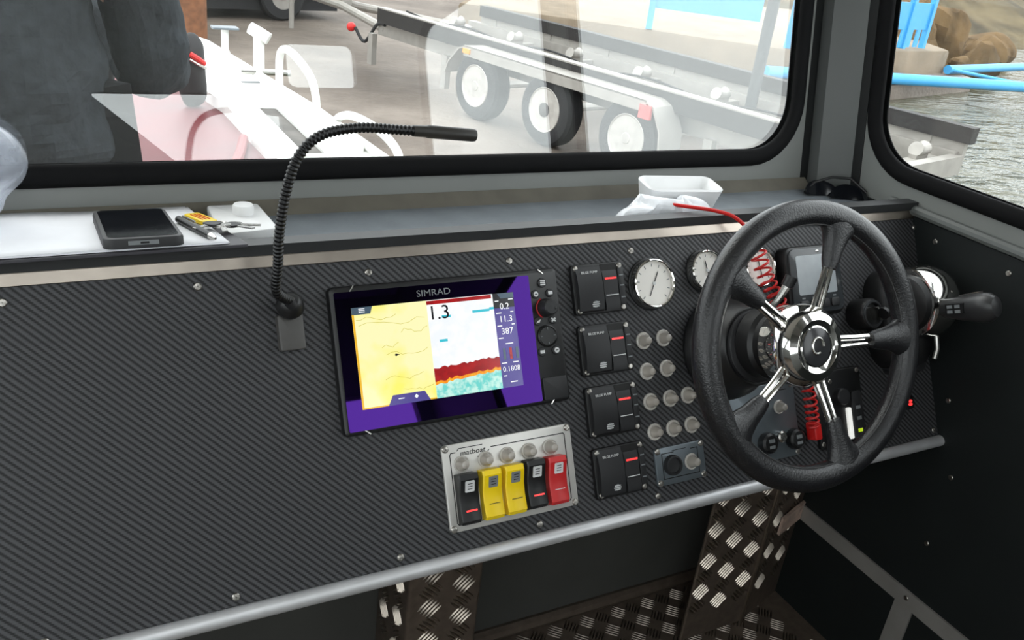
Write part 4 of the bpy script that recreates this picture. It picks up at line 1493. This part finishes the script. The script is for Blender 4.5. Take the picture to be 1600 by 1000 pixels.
for s in (-1, 1):
    MB().ball((s * .16, .60, .045), (.055, .13, .045), 16, 10).build('shoe', M_BLACK, person)
    MB().ball((s * .038, .196, SEAT + .735), (.014, .008, .010), 10, 8).build('eye', M_PRINT, person)
MB().ball((0, .205, SEAT + .705), (.014, .022, .022), 10, 8).build('nose', M_SKIN, person)
bx_ = thing('deck_box', 'dark grey deck box the seated person sits on', 'box', T(-.03, 2.04, H - .797))
MB().pad(rect(-.32, .30, -.19, .20), 0, SEAT - .085, .012, .03).build('body', M_TROUSER, bx_)
MB().pad(rect(-.325, .305, -.195, .205), SEAT - .085, SEAT - .055, .010, .03).build('lid', M_BLACK2, bx_)

# ------------------------------------------------------------------ boat trailer
TM = frame_m((3.84, 6.48, GZ), Vector((.232, -.973, 0)).normalized(), Vector((.973, .232, 0)).normalized(), (0, 0, 1))
tt = thing('boat_trailer', 'galvanised three-axle boat trailer parked on the slipway', 'trailer', TM)
RW, WW = .305, .20
M_RIM = mat('dull_rim_steel', (186, 182, 176), .5, .4, var=.15, scale=14)


def wheel(a, b, sgn):
    M = T(a, b, RW) @ RX(90 if sgn > 0 else -90)       # local z points outboard
    prof = [(.185, -WW / 2 + .01), (.24, -WW / 2), (.285, -WW / 2 + .015), (RW, -WW / 2 + .045), (RW, WW / 2 - .045), (.285, WW / 2 - .015), (.24, WW / 2), (.188, WW / 2 - .008), (.185, WW / 2 - .03)]
    o = MB().lathe(prof, 44, cap=False).build('wheel', M_TYRE, tt, M)
    rp_ = [(.190, WW / 2 - .012), (.182, WW / 2 - .004), (.172, WW / 2 - .012), (.165, WW / 2 - .055), (.130, WW / 2 - .060), (.108, WW / 2 - .035), (.085, WW / 2 - .030), (.080, WW / 2 - .050), (.055, WW / 2 - .050), (.052, WW / 2 - .02), (.040, WW / 2 - .008), (.001, WW / 2 - .006)]
    rm = MB().lathe(rp_, 40).build('rim', M_RIM, o)
    MB().lathe([(.060, WW / 2 - .028), (.058, WW / 2 - .004), (.048, WW / 2 + .002), (.001, WW / 2 + .003)], 24).build('hub_cap', mat('dark_hub', (60, 56, 52), .5), o) if a == 0 and sgn > 0 else None
    MB().lathe([(.060, WW / 2 - .049), (.108, WW / 2 - .033), (.114, WW / 2 - .030), (.062, WW / 2 - .036)], 30, cap=False).build('hub_dark_ring', mat('dark_hub_ring', (44, 41, 38), .7), o)  # darker annulus round the wheel centre
    hb_ = MB()
    for k in range(12):
        an = 2 * math.pi * k / 12
        hb_.lathe([(.015, 0), (.015, .006)], 10, T(.147 * math.cos(an), .147 * math.sin(an), WW / 2 - .058))
    hb_.build('vent_holes', M_INK, o)
    return o


for a in (-.93, 0, .93):
    wheel(a, .10, 1)
    wheel(a, 1.95, -1)
    MB().tube([(a, .12, RW), (a, 1.93, RW)], .035, 10).build('axle', M_GALV, tt)
for b0, b1 in ((-.02, .24), (1.81, 2.07)):
    prof = [(-1.36, .36), (-1.32, .46), (-1.18, .60), (-1.08, .635), (1.08, .635), (1.17, .60), (1.27, .44), (1.29, .30)]
    mb = MB()
    mb.loft([[(x, b, z) for x, z in prof] + [(x * .992, b, z - .012) for x, z in reversed(prof)] for b in (b0, b1)])
    mb.box(-1.10, 1.10, b0 if b0 < 1 else b1 - .012, b0 + .012 if b0 < 1 else b1, .545, .636)
    mb.build('mudguard', M_GALV, tt)
    MB().box(-1.10, -1.0, (b0 if b0 < 1 else b1) - .012, (b0 if b0 < 1 else b1) + .012, .57, .61).build('side_marker', M_ORANGE, tt)
    MB().box(1.05, 1.16, (b0 if b0 < 1 else b1) - .014, (b0 if b0 < 1 else b1) + .014, .50, .60).build('tail_lamp', mat('hazed_red_lens', (214, 96, 96), .3), tt)  # red lens colour paled to carry the windscreen haze
# main chassis beams and bunks
for b in (.36, 1.58):
    MB().box(-3.0, 2.75, b - .04, b + .04, .40, .56).build('chassis_beam', M_GALV, tt)
for b, d0, d1 in ((.25, .55, .69), (1.62, .63, .735)):
    bk = MB().box(-2.85, 2.82, b - .05, b + .05, d0, d1).build('bunk', mat('black_bunk', (36, 33, 32), .7, var=.2), tt)
    MB().box(-2.85, 2.82, b - .052, b + .052, d1, d1 + .012).build('bunk_strip', M_GALV if b < 1 else bk.data.materials[0], bk)
    for a in (-2.6, -1.7, -.85, 0, .85, 1.7, 2.5):
        MB().box(a - .03, a + .03, b - .03, b + .03, .54, d0).build('bunk_bracket', M_GALV, tt)
MB().box(-2.85, 2.78, 1.60, 1.66, .45, .63).build('side_plate', M_GALV, tt)
for i, a in enumerate((-2.9, -1.9, -1.0, -.1, .8, 1.7, 2.6)):
    MB().box(a - .035, a + .035, .36, 1.60, .42, .50).build('crossmember', M_GALV, tt)
    for b in (.62, 1.30):
        MB().tube([(a, b - .07, .57), (a, b - .03, .555), (a, b + .03, .555), (a, b + .07, .57)], [.055, .045, .045, .055], 14).build('keel_roller', M_GALV, tt)
        MB().box(a - .03, a + .03, b - .09, b + .09, .49, .53).build('roller_bracket', M_GALV, tt)
cab = []
for i in range(50):
    a = -2.9 + 5.6 * i / 49
    cab.append((a, .62 + .02 * math.sin(a * 5), .60 + .06 * abs(math.sin(a * 2.6))))
MB().tube(smooth(cab, 3), .010, 6).build('brake_cable', M_TYRE, tt)
MB().tube([(1.04, 1.42, .50), (1.04, 1.42, .75), (1.04, 1.42, 1.9)], [.05, .05, .05], 12).build('guide_pole', mat('grey_pole', (70, 72, 74), .6), tt)
MB().tube([(-2.9, .36, .46), (-4.6, .85, .46), (-6.4, .97, .46)], .05, 10).build('drawbar', M_GALV, tt)
MB().tube([(-2.9, 1.58, .46), (-4.6, 1.09, .46), (-6.4, .97, .46)], .05, 10).build('drawbar', M_GALV, tt)
MB().box(-4.9, -4.7, .90, 1.04, .46, 1.15).build('winch_post', M_GALV, tt)
MB().tube([(-4.8, .80, 1.1), (-4.8, 1.14, 1.1)], .09, 14).build('winch', M_TYRE, tt)
MB().tube([(-5.8, .80, 0.0), (-5.8, .80, .65)], .035, 10).build('jockey_leg', M_GALV, tt)
MB().ball((-3.35, .20, .42), .05, 12, 8).build('red_cap', M_RED, tt)
MB().tube(smooth([(-3.3, .22, .42), (-3.15, .25, .30), (-3.0, .30, .50), (-2.85, .30, .52)], 6), .018, 8).build('hose', M_TYRE, tt)
for a, b in ((-2.95, .22), (-1.75, .30), (1.5, .30)):
    MB().box(a - .04, a + .04, b - .03, b + .03, .10, .42).build('support_leg', M_GALV, tt)
MB().box(2.72, 2.80, .36, 1.60, .40, .54).build('rear_bar', M_GALV, tt)

# ------------------------------------------------------------------ parked van and timber post
vm = frame_m((3.32, 12.9, GZ), Vector((.97, .22, 0)).normalized(), Vector((-.22, .97, 0)).normalized(), (0, 0, 1))
vn = thing('van', 'pale parked van seen beyond the bow, mostly above the frame', 'van', vm)
side = [(-3.6, .32), (.95, .32), (1.05, .60), (.95, .95), (.35, 1.08), (-.15, 1.75), (-3.5, 1.85), (-3.65, 1.2)]
MB().loft([[(x, y, z) for x, z in side] for y in (0.02, 1.78)]).build('body', M_VAN, vn)
MB().loft([[(x, y, z) for x, z in [(-.75, 1.12), (.20, 1.12), (-.22, 1.62), (-.75, 1.66)]] for y in (0.005, 1.795)]).build('side_window', M_DARKGLASS, vn)
MB().box(-3.6, .9, .1, 1.7, .13, .34).build('underbody', M_TYRE, vn)
for x in (0, -2.65):
    for y in (.0, 1.60):
        o = MB().lathe([(.17, -.09), (.30, -.09), (.33, -.05), (.33, .07), (.30, .10), (.18, .10)], 32, cap=False).build('wheel', M_TYRE, vn, T(x, y + .09, .33) @ RX(90))
        MB().lathe([(.19, .085), (.17, .06), (.05, .09), (.001, .095)], 28).build('rim', M_GALV, o)
MB().box(.9, 1.08, .1, 1.7, .35, .55).build('bumper', M_TYRE, vn)
wpst = MB().lathe([(.17, -.5), (.165, 1.2), (.155, 3.0), (.12, 3.1)], 18).build('timber_post', M_WOOD, None, T(1.85, 11.3, GZ))
tag(wpst, 'brown timber mooring post standing beyond the person', 'post')
